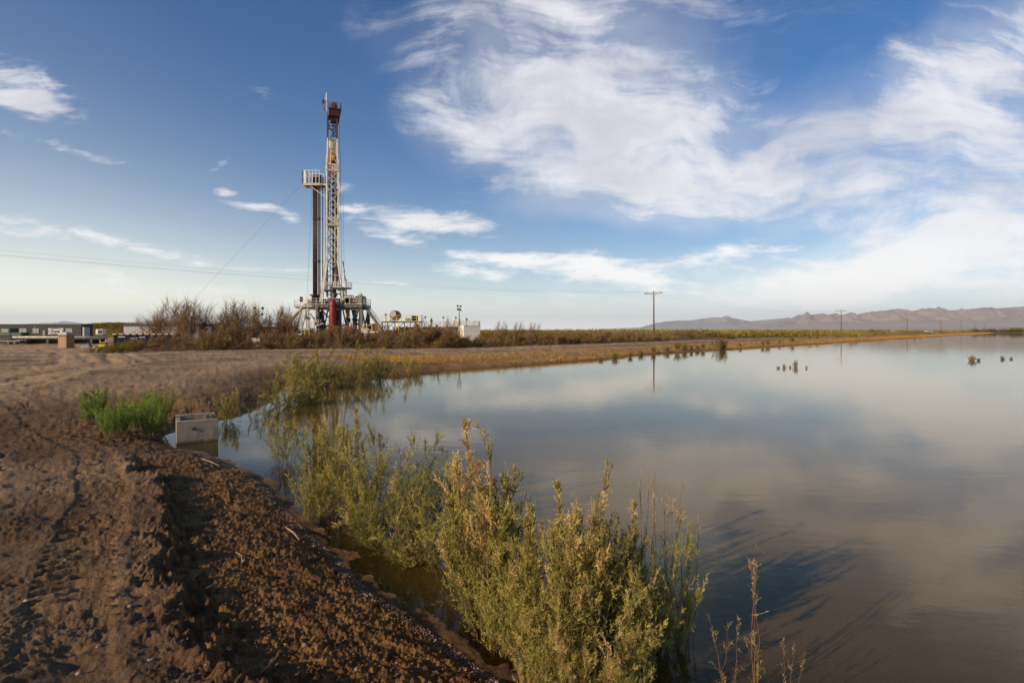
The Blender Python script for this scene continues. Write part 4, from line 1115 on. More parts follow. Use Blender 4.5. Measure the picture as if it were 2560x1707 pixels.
# monkey board
mbk = MB().box((-3.4, -.4, 30.4), (3.4, 2.6, .22)).bar((-5.0, -.4, 30.3), (-1.2, -.4, 29.6), .2).bar((-3.9, -1.4, 30.3), (-1.0, -1.0, 28.2), .14).box((-1.5, -.5, 30.5), (1.5, 1.6, .3)).build("monkey_board", M_STEELW, rig)
MB().rail([(-1.9, -1.7, 30.5), (-5.1, -1.7, 30.5), (-5.1, .9, 30.5), (-1.9, .9, 30.5)], 2.6, .62, .09).build("monkey_board_railing", M_WHITE, mbk)
MB().box((-4.95, -1.2, 31.8), (.08, .8, 2.5)).box((-4.95, .4, 31.8), (.08, .8, 2.5)).box((-4.6, -1.66, 31.8), (.5, .07, 2.5)).build("windbreak_panel", M_WHITE, mbk)
MB().box((-2.85, .1, 31.7), (1.35, .8, 2.0)).build("racked_pipe_head", M_PIPE, mbk)
# guy lines
MB().tube([(-5.1, -.4, 31.4), (-24.6, -6, 7.0), (-31.5, -8, -.1)], .014, 5).build("guy_line", M_DARK, rig)
MB().tube([(-4.0, .6, 30.3), (-5.2, .9, 8.5)], .02, 4).tube([(2.0, .3, 30), (2.3, .3, 12)], .02, 4).build("tag_line", M_GREY, rig)
# stands of drill pipe, each a thing of its own
pipes = [(-3.42, -.5, .10, "outermost"), (-3.2, -.55, .10, "second"), (-2.98, -.5, .10, "third"), (-2.76, -.45, .09, "fourth"), (-3.3, .0, .10, "rear"),
         (-2.42, -.5, .085, "slim"), (-2.2, -.4, .085, "last slim"), (-1.72, -.3, .07, "lone")]
plabels = ["dark drill pipe stand on the outer side of the racked bundle", "dark drill pipe stand second in from the outer side of the bundle",
           "dark drill pipe stand in the middle of the racked bundle", "reddish drill pipe stand on the mast side of the thick bundle",
           "drill pipe stand at the back of the racked bundle", "slim reddish pipe stand just off the thick bundle",
           "slim pipe stand between the bundle and the lone thin one", "lone thin pipe stand closest to the mast"]
for (x, y, r_, _), lb in zip(pipes, plabels):
    m_ = MB().tube([(0, 0, 0), (0, 0, 24.6)], r_ * 1.25, 10)
    for z in (.0, 8.1, 16.3): m_.tube([(0, 0, z), (0, 0, z + .55)], r_ * 1.55, 10)
    o = m_.build("drill_pipe", M_PIPE, None, (RIG[0] + x, RIG[1] + y, RIG[2] + 7.56), smooth=True)
    tag(o, lb, "drill pipe", "drill pipe stands racked in the rig")
# ------------------------------------------------------------------ yard left of the rig
def yz(px, py, Y): return ((px - 1280) / F * Y, Y, CAM_Z + (HZ - py) / F * Y)
GZ = 0.30
# charcoal office trailer with the oval sign
def office(x0, x1, Y, top, mat, label, roofband, wins, door=None, sign=None, roof_m=None):
    Lx = x1 - x0
    o = empty("office_trailer", (x0, Y, GZ), 0, label, "office trailer")
    h = top - GZ
    MB().box((Lx / 2, 1.6, .65 + (h - .65) / 2), (Lx, 3.2, h - .65), 0, .04).build("body", mat, o)
    MB().box((Lx / 2, 1.6, h + .05), (Lx + .16, 3.36, roofband), 0, .03).build("roof", roof_m or M_DARK, o)
    MB().box((Lx / 2, .2, .32), (Lx - .4, .12, .64)).build("skirting", M_DARK, o)
    for (a, b_, z0, z1) in wins:
        w_ = MB()
        for (p0, p1) in (((a, z0), (b_, z0)), ((a, z1), (b_, z1)), ((a, z0), (a, z1)), ((b_, z0), (b_, z1)), (((a + b_) / 2, z0), ((a + b_) / 2, z1))):
            w_.bar((p0[0], -.03, p0[1]), (p1[0], -.03, p1[1]), .06, .07)
        wo_ = w_.build("window", M_LGREY, o)
        MB().box(((a + b_) / 2, -.012, (z0 + z1) / 2), (b_ - a, .03, z1 - z0)).build("pane", M_BLIND, wo_)
    for x in np.arange(.6, Lx, 1.2):
        pass
    return o
XA, YA = -107.5, 115.0
def tx(px): return (px - 1280) / F * YA - XA
def tz(py): return CAM_Z + (HZ - py) / F * YA - GZ
off = office(XA, (203 - 1280) / F * YA, YA, CAM_Z + (HZ - 811.5) / F * YA, M_DKGREY, "long charcoal office trailer carrying a white oval sign",
             .12, [(tx(44.5), tx(66), tz(832), tz(821.5)), (tx(82), tx(97), tz(832), tz(821.5)), (tx(165), tx(179), tz(834.5), tz(821.5)), (tx(4), tx(22), tz(832), tz(821.5))])
rb = MB()
for x in np.arange(.3, 20.2, .3): rb.box((x, -.008, 2.2), (.04, .03, 2.9))
rb.build("cladding_rib", M_DKGREY, off)
dr_ = MB().box((tx(110), -.02, 1.75), (.95, .06, 2.1), 0, .01).build("door", M_DARK, off)
MB().box((tx(110), -.06, 1.95), (.42, .02, .62)).build("door_notice", M_BLIND, dr_)
MB().box((tx(110), -.06, 2.5), (.3, .02, .16)).build("door_light", M_WHITE, dr_)
MB().box((tx(110) + .36, -.08, 1.6), (.05, .08, .12)).build("handle", M_LGREY, dr_)
MB().box((tx(110), -.7, .55), (1.4, 1.3, .1)).box((tx(110), -1.5, .3), (1.4, .4, .1)).box((tx(110) - .6, -.7, .27), (.08, 1.2, .54)).box((tx(110) + .6, -.7, .27), (.08, 1.2, .54)).build("doorstep", M_GREY, off)
MB().box((tx(89), -.1, tz(818)), (.16, .16, .16), 0, .03).build("wall_lamp", M_WHITE, off)
sg = MB().box((tx(140), -.05, tz(828)), (3.05, .06, 1.18)).build("sign_board", flat_mat("sign_white", (0.62, 0.62, 0.66), 0.5, vary=0.04), off)
ov = MB()
for k in range(48):
    a0, a1 = 2 * math.pi * k / 48, 2 * math.pi * (k + 1) / 48
    ov.bar((tx(140) + 1.42 * math.cos(a0), -.09, tz(828) + .50 * math.sin(a0)), (tx(140) + 1.42 * math.cos(a1), -.09, tz(828) + .50 * math.sin(a1)), .04, .10)
ov.build("oval_ring", M_BLACK, sg)
fc = bpy.data.curves.new("lettering", 'FONT'); fc.body = "Kenai"; fc.size = .78; fc.extrude = .01; fc.align_x = 'CENTER'; fc.align_y = 'CENTER'; fc.shear = .3; fc.offset = .018
fc.materials.append(M_BLACK)
tmp = bpy.data.objects.new("lettering", fc); COL.objects.link(tmp)
bpy.context.view_layer.update()
lme = bpy.data.meshes.new_from_object(tmp.evaluated_get(bpy.context.evaluated_depsgraph_get()))
bpy.data.objects.remove(tmp)
to = link_mesh("lettering", lme, None, sg)
to.location = (tx(139), -.095, tz(828.2)); to.rotation_euler = (R(90), 0, 0)
# end porch of the trailer
MB().box((tx(203) + .28, .9, 2.0), (.5, 1.5, 2.6), 0, .03).build("end_locker", M_LGREY, off)
# pale trailer with dark roof half hidden by the brush
XB, YB = (309 - 1280) / F * 112, 112.0
pale = office(XB, (528 - 1280) / F * 112, YB, CAM_Z + (HZ - 813.5) / F * 112, flat_mat("pale_siding", (0.40, 0.38, 0.40), 0.7, vary=0.1), "pale grey trailer with a dark roof partly hidden by bare bushes", .5,
              [(1.65, 2.3, 1.7, 2.6), (7.5, 8.3, 1.7, 2.6), (12.0, 12.9, 1.7, 2.6)])
rb = MB()
for x in np.arange(.3, 17.0, .35): rb.box((x, -.008, 2.0), (.04, .03, 2.6))
rb.build("cladding_rib", M_LGREY, pale)
dr_ = MB().box((5.2, -.02, 1.7), (.95, .06, 2.1), 0, .01).build("door", M_LGREY, pale)
MB().box((5.55, -.08, 1.6), (.05, .08, .12)).build("handle", M_DARK, dr_)
MB().box((4.45, -.2, 1.9), (.25, .2, 1.0), 0, .05).build("yellow_marker", M_YELLOW, pale)
# pipes on a rack
def rack(x0, x1, Y, zt, n, label, r_=.16, mat=M_LGREY):
    o = empty("pipe_rack", ((x0 + x1) / 2, Y, GZ), 0, label, "pipe rack")
    Lx = x1 - x0
    for i in range(4):
        x = -Lx / 2 + Lx * (i + .5) / 4
        MB().box((x, .5, zt / 2 - .1), (.5, 1.6, zt - .25), 0, .03).build("trestle", M_DARK, o)
    MB().box((0, .5, zt - .2), (Lx * .98, 1.5, .18)).build("rack_beam", M_DARK, o)
    return o
ra = rack(-94.2, -77.6, 108.0, 1.25, 5, "low dark rack of long pale pipes behind the portable toilet")
for i in range(5):
    o = MB().tube([(-94.6, 108 - .15 + i * .34, GZ + 1.36), (-77.4, 108 - .15 + i * .34, GZ + 1.36)], .16, 10).build("long_pipe", M_STEELW if i < 4 else M_LGREY, None, None, smooth=True)
    tag(o, "long pale pipe lying on the low rack, " + ("at its near edge", "second from its near edge", "in its middle", "second from its far edge", "at its far edge")[i], "pipe", "pipes on the low rack")
for x, w_ in ((-6.2, 6.0), (4.2, 6.5)): MB().box((x, 1.4, 0.5), (w_, .6, .9)).build("rack_shield", M_DARK, ra)
# flatbed and green truck at the frame's edge
fb = empty("flatbed_trailer", (-95.5, 104, GZ), 0, "low dark flatbed trailer at the far left edge of the yard", "trailer")
MB().box((0, 1.2, .62), (11.0, 2.4, .22), 0, .03).build("bed", M_BROWN, fb)
MB().box((0, -.02, .73), (11.0, .08, .1)).build("edge_rail", M_LGREY, fb)
for x in (-4.2, -3.0, 3.4, 4.6):
    wl = MB().tube([(x, -.05, .45), (x, .3, .45)], .45, 18).build("wheel", M_BLACK, fb)
    MB().tube([(x, -.08, .45), (x, .05, .45)], .2, 12).build("rim", M_GREY, wl)
MB().box((0, .5, .4), (10.2, .3, .25)).box((0, 1.9, .4), (10.2, .3, .25)).build("chassis", M_DARK, fb)
tk = empty("green_truck", (-99.8, 109, GZ), 0, "dark green truck with bright side windows parked before the charcoal trailer", "truck")
M_DGREEN = flat_mat("dark_green_paint", (0.06, 0.085, 0.06), 0.5, vary=0.15)
MB().box((1.8, 1.1, 2.3), (3.6, 2.1, 1.5), 0, .12).box((4.6, 1.1, 1.9), (2.2, 2.0, .7), 0, .1).build("cab", M_DGREEN, tk)
MB().box((-3.0, 1.1, 1.9), (5.6, 2.1, .6), 0, .05).build("load_bed", M_DARK, tk)
for x in (.9, 2.6): MB().box((x, .035, 2.6), (1.2, .04, .6)).build("side_window", M_BLIND, tk)
MB().box((0, 1.1, 1.1), (10.8, 1.0, .4)).build("chassis", M_DARK, tk)
for x in (-4.0, -2.7, 3.6):
    wl = MB().tube([(x, .0, .55), (x, .4, .55)], .55, 18).build("wheel", M_BLACK, tk)
    MB().tube([(x, -.03, .55), (x, .1, .55)], .24, 12).build("rim", M_GREY, wl)
# portable toilet
pt = empty("portable_toilet", (-65.8, 84.0, GZ), R(-14), "tan portable toilet with a pale domed roof standing in the yard", "portable toilet")
MB().box((0, 0, 1.07), (1.62, 1.25, 2.0), 0, .06).build("cabin", M_TAN, pt)
MB().box((0, 0, .06), (1.74, 1.4, .12), 0, .02).build("base_skid", M_GREY, pt)
dm = MB(); rings = []
for (k, zz) in ((1.0, 2.02), (1.03, 2.1), (.9, 2.26), (.6, 2.38), (.2, 2.43)):
    rings.append([(sx * .86 * k, sy * .68 * k, zz) for sx, sy in ((-1, -1), (1, -1), (1, 1), (-1, 1))])
dm.v = [q for rg in rings for q in rg]
dm.f = [(i * 4 + k, i * 4 + (k + 1) % 4, (i + 1) * 4 + (k + 1) % 4, (i + 1) * 4 + k) for i in range(4) for k in range(4)] + [(16, 17, 18, 19)]
dm.build("roof", M_LGREY, pt)
MB().box((-.83, 0, 1.1), (.04, .9, 1.75)).build("door", M_WHITE, pt)
MB().tube([(.55, .4, 2.2), (.55, .4, 2.75)], .05, 8).build("vent_pipe", M_LGREY, pt)
vv = MB()
for x in np.arange(-.6, .61, .2): vv.box((x, -.632, 1.85), (.12, .02, .18))
vv.build("vent_grille", M_DARK, pt)
for x in (-.5, 0, .5): MB().box((x, -.634, 1.0), (.06, .03, 1.5)).build("wall_rib", M_TAN, pt)
# covered heap, pump, small sacks
def blob(name, c, r_, mat, seed, label, cat, parent=None):
    rs = np.random.RandomState(seed); n, k = 20, 8
    vs = []; fs = []
    for j in range(k + 1):
        q = j / k * math.pi / 2
        for i in range(n):
            a = 2 * math.pi * i / n
            rr2 = 1 + .16 * math.sin(3 * a + seed) + .10 * math.sin(7 * a + 2 * j + seed) + rs.uniform(-.06, .06)
            vs.append((r_[0] * math.cos(q) * math.cos(a) * rr2, r_[1] * math.cos(q) * math.sin(a) * rr2, r_[2] * math.sin(q) * (1 + .08 * math.sin(5 * a)) - .03))
    for j in range(k):
        for i in range(n):
            i2 = (i + 1) % n
            fs.append((j * n + i, j * n + i2, (j + 1) * n + i2, (j + 1) * n + i))
    m_ = MB(); m_.v = vs; m_.f = fs
    o = m_.build(name, mat, parent, c, smooth=True)
    if label: tag(o, label, cat)
    return o
th = empty("covered_heap", (-63.0, 84.5, GZ), 0, "low heap under a grey tarp beside the portable toilet", "tarp heap")
blob("tarp", (0, 0, 0), (.80, .7, .68), M_FABRIC, 3, None, None, th)
MB().box((.15, 0, .72), (.42, .35, .28), 0, .06).build("bundle_top", M_DARK, th)
blob("white_sack", (-61.85, 84.3, GZ), (.32, .3, .3), M_WHITE, 5, "small pale sack lying right of the grey tarp heap", "sack")
blob("white_sack", (-56.0, 77.2, GZ), (.36, .3, .32), M_WHITE, 8, "pale sack at the corner of the dark blue container", "sack")
pu = empty("yellow_pump", (-60.6, 84.4, GZ), R(10), "small yellow and black pump set between tarp heap and blue container", "pump")
MB().box((0, 0, .40), (1.0, .8, .42), 0, .05).build("housing", M_YELLOW, pu)
MB().box((0, 0, .14), (1.15, .9, .14), 0, .03).build("skid", M_BROWN, pu)
MB().box((0, .02, .69), (.8, .7, .16), 0, .03).build("engine", M_BLACK, pu)
MB().box((0, 0, .86), (.85, .6, .10), 0, .03).build("top_cover", M_YELLOW, pu)
for x in (-.38, .38): MB().tube([(x, -.2, .9), (x, -.2, 1.12)], .05, 8).lathe((x, -.2, 1.1), [(.05, 0), (.1, .06), (.03, .14)], 10).build("lamp_post", M_WHITE, pu)
M_PALLET = flat_mat('weathered_planks', (0.46, 0.36, 0.26), .8, vary=.2)
# dark blue roll-off container
ct = empty("roll_off_container", (-51.2, 79.5, GZ), R(-3), "dark blue open container with pale slats along its top", "container")
MB().box((0, 1.2, 1.05), (9.4, 2.4, 1.95), 0, .03).build("body", M_BLUE, ct)
rb = MB()
for x in np.arange(-4.4, 4.5, 1.1): rb.box((x, -.015, 1.05), (.09, .06, 1.85))
rb.build("side_rib", M_BLUE, ct)
for i, x in enumerate(np.arange(-4.35, 4.5, .93)):
    MB().box((x, 1.0, 2.12), (.62, 2.5, .15), 0, .02).build("top_slat", M_PALLET, ct)
MB().box((-3.4, -.11, 1.75), (1.0, .02, .12)).box((-1.6, -.11, 1.55), (1.2, .02, .06)).box((-1.5, -.11, 1.4), (.8, .02, .05)).box((-.4, -.11, 1.7), (.9, .02, .09)).build("paint_scuff", M_LGREY, ct)
# air conditioner on its stand
ac = empty("air_conditioner", (-82.0, 113.0, GZ), 0, "white boxy air conditioner with dark front, on a stand by the green dune", "air conditioner")
MB().box((0, .5, 2.35), (1.45, 1.0, 1.0), 0, .05).build("case", M_WHITE, ac)
MB().box((.18, -.015, 2.35), (.85, .04, .75)).build("grille", M_DARK, ac)
MB().box((0, .5, 1.75), (1.6, 1.1, .12)).bar((-.6, .2, 0), (-.6, .2, 1.7), .1).bar((.6, .2, 0), (.6, .2, 1.7), .1).bar((-.6, .9, 0), (-.6, .9, 1.7), .1).bar((.6, .9, 0), (.6, .9, 1.7), .1).bar((.6, .2, 0), (1.9, .2, 1.7), .09).build("stand", M_GREY, ac)
# tank, parasol, brown tank, light tower behind the brush
tn = empty("grey_tank", (-59.5, 106.5, GZ), 0, "grey box tank with railing seen through the bare bushes", "tank")
MB().box((0, 1, 1.75), (1.9, 2.0, 3.1), 0, .05).build("body", M_LGREY, tn)
MB().rail([(-.95, .05, 3.3), (.95, .05, 3.3), (.95, 1.9, 3.3)], .6, .9, .05).build("railing", M_GREY, tn)
MB().box((-1.6, .4, 1.2), (1.0, 1.0, 1.9), 0, .05).build("side_box", M_WHITE, tn)
um = empty("parasol", (-54.2, 105, GZ), 0, "brown domed parasol showing above the brush", "parasol")
MB().lathe((0, 0, 3.6), [(.72, 0), (.70, .06), (.45, .3), (.12, .46), (.02, .5)], 14).build("canopy", M_BROWN, um)
MB().tube([(0, 0, 0), (0, 0, 3.7)], .06, 8).build("pole", M_WHITE, um)
MB().box((0, 0, .08), (.7, .7, .16), 0, .04).build("base", M_GREY, um)
bt_ = empty("brown_container", (-45.2, 106, GZ), 0, "long dark brown container behind brush, left of the rig ramp", "container")
MB().box((0, 1.2, 1.75), (9.0, 2.4, 3.2), 0, .04).build("body", M_BROWN, bt_)
rb = MB()
for x in np.arange(-4.3, 4.4, .55): rb.box((x, -.03, 1.75), (.14, .08, 3.0))
rb.build("side_rib", M_BROWN, bt_)
MB().box((0, 1.2, .1), (9.2, 2.5, .2)).build("skid", M_DARK, bt_)
lt = empty("light_tower", (-46.9, 105.5, GZ), 0, "mobile light tower with four lamps among the bare bushes", "light tower")
MB().tube([(0, 0, .8), (0, 0, 6.2)], [.12, .07], 8).build("mast", M_GREY, lt)
MB().bar((-.75, 0, 6.15), (.75, 0, 6.15), .09).build("crossbar", M_GREY, lt)
for (x, z) in ((-.72, 6.75), (.72, 6.7), (-.62, 5.65), (.62, 5.6)):
    MB().lathe((0, 0, 0), [(.06, -.18), (.2, -.1), (.26, .12), (.2, .16)], 14).box((0, 0, -.22), (.2, .2, .14)).build("lamp", M_DARK, lt, (x, -.1, z)).rotation_euler = (R(70), 0, R(20 * x))
ar = MB()
for (x, z) in ((-.72, 6.75), (.72, 6.7), (-.62, 5.65), (.62, 5.6)): ar.bar((x, 0, 6.15), (x, -.1, z), .06)
ar.build("lamp_bracket", M_GREY, lt)
MB().box((0, 0, .75), (2.4, 1.3, 1.0), 0, .08).build("generator_box", M_WHITE, lt)
for y in (-.6, .6): MB().tube([(0, y - .08, .32), (0, y + .08, .32)], .32, 16).build("wheel", M_BLACK, lt)
# dark blue truck in front of the rig
tr = empty("flatbed_truck", (-36.8, 98, GZ), 0, "dark blue flatbed truck with green tinted cab in front of the rig", "truck")
MB().box((1.2, 1.1, 1.35), (1.6, 2.2, 1.1), 0, .1).build("cab", M_BLUE, tr)
MB().box((1.15, 1.1, 2.3), (1.35, 2.0, .8), 0, .08).build("cab_glass", M_GLASS, tr)
cf = MB()
for x in (.48, 1.05, 1.82):
    for y in (.1, 2.1): cf.bar((x, y, 1.85), (x, y, 2.75), .08)
cf.box((1.15, 1.1, 2.78), (1.6, 2.3, .12), 0, .03).build("cab_roof", M_YELLOW, tr)
MB().box((-1.2, 1.1, 1.95), (3.4, 2.3, .18), 0, .02).build("load_bed", M_WHITE, tr)
ld = MB()
for z in (2.15, 2.35, 2.55): ld.box((-1.4, .9, z), (2.6, 1.6, .12))
ld.build("bed_load", M_GREY, tr)
MB().box((-.5, 1.1, .95), (5.0, 1.2, .6)).build("chassis", M_DARK, tr)
for x in (-2.2, -1.0, 1.4):
    wl = MB().tube([(x, .0, .55), (x, .4, .55)], .55, 18).build("wheel", M_BLACK, tr)
    MB().tube([(x, -.03, .55), (x, .1, .55)], .24, 12).build("rim", M_LGREY, wl)
# ------------------------------------------------------------------ mud tanks right of the rig
YM = 110.0
def mx(cx): return (780 + .2211 * cx - 1280) / F * YM
def mz(cy): return CAM_Z + (HZ - 720 - .2211 * cy) / F * YM
mt_ = empty("mud_tank", (mx(1420), YM, GZ), 0, "long dark mud tank topped with grey railings right of the rig", "tank")
ox = mx(1420)
MB().box((0, 1.4, 1.65), (mx(1890) - mx(960), 2.8, 3.3), 0, .04).build("body", M_DARK, mt_)
rb = MB()
for x in np.arange(mx(970) - ox, mx(1890) - ox, 1.1): rb.box((x, -.04, 1.6), (.14, .1, 3.0))
rb.build("side_rib", M_GREY, mt_)
MB().rail([(mx(1270) - ox, .1, 3.3), (mx(1885) - ox, .1, 3.3), (mx(1885) - ox, 2.7, 3.3)], 1.0, 1.3, .06).rail([(mx(1270) - ox, 2.7, 3.3), (mx(1885) - ox, 2.7, 3.3)], 1.0, 1.3, .06).build("railing", M_LGREY, mt_)
for (a, b_, z0, z1, mm) in ((1405, 1480, 505, 480, M_LBLUE), (1605, 1680, 512, 480, M_LBLUE), (1350, 1400, 590, 540, M_WHITE), (1430, 1500, 575, 520, M_WHITE), (1490, 1690, 600, 545, M_LGREY)):
    MB().box(((mx(a) + mx(b_)) / 2 - ox, -.35, (mz(z0) + mz(z1)) / 2 - GZ), (mx(b_) - mx(a), .55, abs(mz(z1) - mz(z0))), 0, .05).build("pump_box", mm, mt_)
for (cx, t_) in ((1480, 325), (1622, 328), (1275, 322)):
    o = MB().tube([(mx(cx) - ox, .6, 3.3), (mx(cx) - ox, .6, mz(t_) - GZ - .25)], .10 if cx > 1300 else .05, 8).build("vent_post", M_WHITE, mt_)
    MB().lathe((mx(cx) - ox, .6, mz(t_) - GZ - .3), [(.08, 0), (.18, .08), (.14, .3), (.03, .38)], 10).build("vent_cap", M_DARK, o)
MB().box((mx(1630) - ox, .9, 3.3 + .75), (1.4, 1.2, 1.4), 0, .06).box((mx(1608) - ox, .8, 4.9), (.5, .5, .5), 0, .08).build("tank_hopper", M_WHITE, mt_)
MB().box((mx(1745) - ox, .7, 4.75), (.4, .4, .55), 0, .08).bar((mx(1745) - ox, .7, 3.3), (mx(1745) - ox, .7, 4.6), .08).build("valve_motor", M_GREY, mt_)
# shale shaker platform
sk = empty("shaker_platform", (mx(1035), YM, GZ), 0, "raised shaker platform with yellow railings and a round white drum", "platform")
ox = mx(1035)
zd = mz(382) - GZ
MB().box((0, -.6, zd - .06), (mx(1255) - mx(815), 2.6, .2)).build("deck", M_DARK, sk)
MB().rail([(mx(815) - ox, -1.9, zd), (mx(1255) - ox, -1.9, zd), (mx(1255) - ox, .6, zd)], 1.2, 1.0, .08).build("railing", M_YELLOW, sk)
lg = 0
for cx in (820, 880, 960, 1000, 1065, 1130, 1190, 1250):
    MB().bar((mx(cx) - ox, -1.8, 0), (mx(cx) - ox, -1.8, zd), .16).build("leg", M_YELLOW if cx in (1000, 1250) else M_GREY, sk)
b2 = MB()
for a, b_ in ((1000, 1065), (1190, 1250), (880, 960)): b2.bar((mx(a) - ox, -1.8, zd - 1.1), (mx(b_) - ox, -1.8, zd - .1), .12)
b2.build("brace", M_GREY, sk)
MB().tube([(mx(945) - ox, -1.0, zd + 1.25), (mx(945) - ox, .9, zd + 1.25)], .92, 22).build("drum", M_DARK, sk)
MB().tube([(mx(930) - ox, -1.25, zd + 1.5), (mx(930) - ox, .6, zd + 1.5)], .62, 18).build("drum_cover", M_LGREY, sk)
MB().box((mx(940) - ox, -1.3, zd + .25), (1.5, .5, .4), 0, .04).build("blue_tray", M_LBLUE, sk)
MB().tube([(mx(1065) - ox, -.8, zd + .45), (mx(1140) - ox, -.8, zd + .45)], .32, 14).build("pipe_cylinder", M_LBLUE, sk)
MB().box((mx(1172) - ox, -.8, zd + .65), (1.05, 1.0, .95), 0, .06).build("blue_motor", M_BLUE, sk)
MB().tube([(mx(850) - ox, -1.2, zd), (mx(850) - ox, -1.2, zd + 1.3)], .05, 8).lathe((mx(850) - ox, -1.2, zd + 1.2), [(.1, 0), (.22, .1), (.18, .28), (.04, .36)], 10).build("work_lamp", M_DARK, sk)
# generator skid beside the stair
gs = empty("pump_skid", (mx(705), 107.5, GZ), 0, "yellow framed pump skid at the foot of the rig stair", "pump")
ox = mx(705)
MB().box((0, .6, 2.35), (3.1, 1.8, .25)).build("skid", M_WHITE, gs)
MB().box((0, .6, 1.15), (2.9, 1.6, 2.2)).build("skid_base", M_BROWN, gs)
MB().box((-.25, .5, 3.2), (.8, 1.0, 1.3), 0, .06).build("engine", M_BLUE, gs)
MB().box((.75, .5, 3.25), (1.1, 1.1, 1.45), 0, .08).build("radiator", M_BROWN, gs)
MB().box((-1.05, .5, 2.95), (.8, 1.0, .9), 0, .1).build("pump_end", M_BROWN, gs)
fr_ = MB()
for x in (-1.5, -.75, .2, 1.45): fr_.bar((x, -.35, 2.4), (x, -.35, 3.9), .09)
fr_.bar((-1.5, -.35, 2.75), (.2, -.35, 2.75), .09).bar((-.75, -.35, 3.6), (.2, -.35, 3.6), .09).build("frame", M_YELLOW, gs)
# white tank, tower light, slatted panel, drum
wt = empty("white_tank", (mx(1840) - .3, 106.0, GZ), R(24), "tall white rectangular tank at the right end of the site", "tank")
MB().box((0, 1.5, 1.85), (3.3, 3.4, 3.4), 0, .05).build("body", M_WHITE, wt)
rb = MB()
for z in (.25, 3.45): rb.box((0, -.21, z), (3.3, .05, .12))
rb.build("edge_rib", M_LGREY, wt)
MB().rail([(-1.6, -.1, 3.55), (1.6, -.1, 3.55), (1.6, 3.1, 3.55)], .9, 1.1, .05).build("railing", M_LGREY, wt)
MB().box((0, 1.5, .08), (3.5, 3.6, .16)).build("skid", M_DARK, wt)
l2 = empty("light_tower", (mx(1678), 107.5, GZ), 0, "tall slender light tower rising above the mud tank", "light tower")
MB().tube([(0, 0, .8), (0, 0, 4.4), (0, 0, 7.0)], [.13, .10, .06], 8).build("mast", M_GREY, l2)
for (x, z) in ((-.28, 7.25), (.28, 7.2), (-.25, 6.6), (.27, 6.5)):
    MB().box((x, -.1, z), (.36, .24, .34), 0, .05).build("lamp", M_DARK, l2)
MB().bar((-.35, 0, 6.9), (.35, 0, 6.9), .07).bar((-.25, -.05, 6.6), (.27, -.05, 6.5), .06).build("crossbar", M_GREY, l2)
MB().box((0, .2, .75), (2.2, 1.2, 1.0), 0, .08).build("generator_box", M_LGREY, l2)
for y in (-.45, .85): MB().tube([(0, y - .08, .32), (0, y + .08, .32)], .32, 16).build("wheel", M_BLACK, l2)
sp2 = empty("slatted_crate", (mx(601) * 98 / 110, 98.0, GZ), 0, "white slatted crate standing in brush right of the rig", "crate")
c_ = MB()
for x in np.arange(-.46, .47, .23): c_.box((x, -.4, 1.55), (.09, .04, 2.9))
c_.build("slat_front", M_WHITE, sp2)
c_ = MB()
for x in (-.5, .5):
    for y in (-.36, .4): c_.bar((x, y, 0), (x, y, 3.05), .09)
for z in (.2, 1.5, 3.0):
    c_.bar((-.5, -.36, z), (.5, -.36, z), .07).bar((-.5, .4, z), (.5, .4, z), .07).bar((-.5, -.36, z), (-.5, .4, z), .07).bar((.5, -.36, z), (.5, .4, z), .07)
c_.build("frame", M_LGREY, sp2)
od = empty("orange_drum", (mx(486), 107.0, GZ), 0, "orange drum with a white top under the rig floor", "drum")
MB().lathe((0, 0, 2.6), [(.24, 0), (.26, .1), (.26, .8), (.22, .9)], 14).build("drum_body", flat_mat("signal_orange", (0.75, 0.12, 0.02), 0.5), od)
MB().lathe((0, 0, 3.52), [(.24, 0), (.24, .45), (.1, .62)], 14).build("drum_top", M_WHITE, od)
MB().box((0, 0, 1.3), (.8, .8, 2.55), 0, .05).build("pedestal", M_BROWN, od)
# far vehicles
def van(name, px, py, Y, L_, col, label, cat):
    x = (px - 1280) / F * Y
    z0 = GZ + .3
    o = empty(name, (x, Y, z0), R(20), label, cat)
    MB().prism([(-L_ / 2, .5), (L_ / 2, .5), (L_ / 2, 1.1), (L_ * .3, 1.3), (L_ * .12, 2.05), (-L_ / 2, 2.1)], -.95, .95).build("body", col, o)
    MB().prism([(L_ * .28, 1.32), (L_ * .12, 1.95), (-L_ * .2, 1.95), (-L_ * .2, 1.35)], -.965, .965).build("window", M_GLASS, o)
    for sx in (-.3, .3): MB().tube([(sx * L_, -.97, .4), (sx * L_, .97, .4)], .4, 14).build("wheel", M_BLACK, o)
van("white_van", 2236, 824, 420, 5.2, M_WHITE, "white van far off behind the pond bank, nearer the third pole", "van")
van("white_van", 2322, 825, 400, 6.2, M_WHITE, "white van far off just left of the fourth pole", "van")
van("red_van", 2222, 824, 430, 4.4, M_MAROON, "dark red van far off beside a white one", "van")
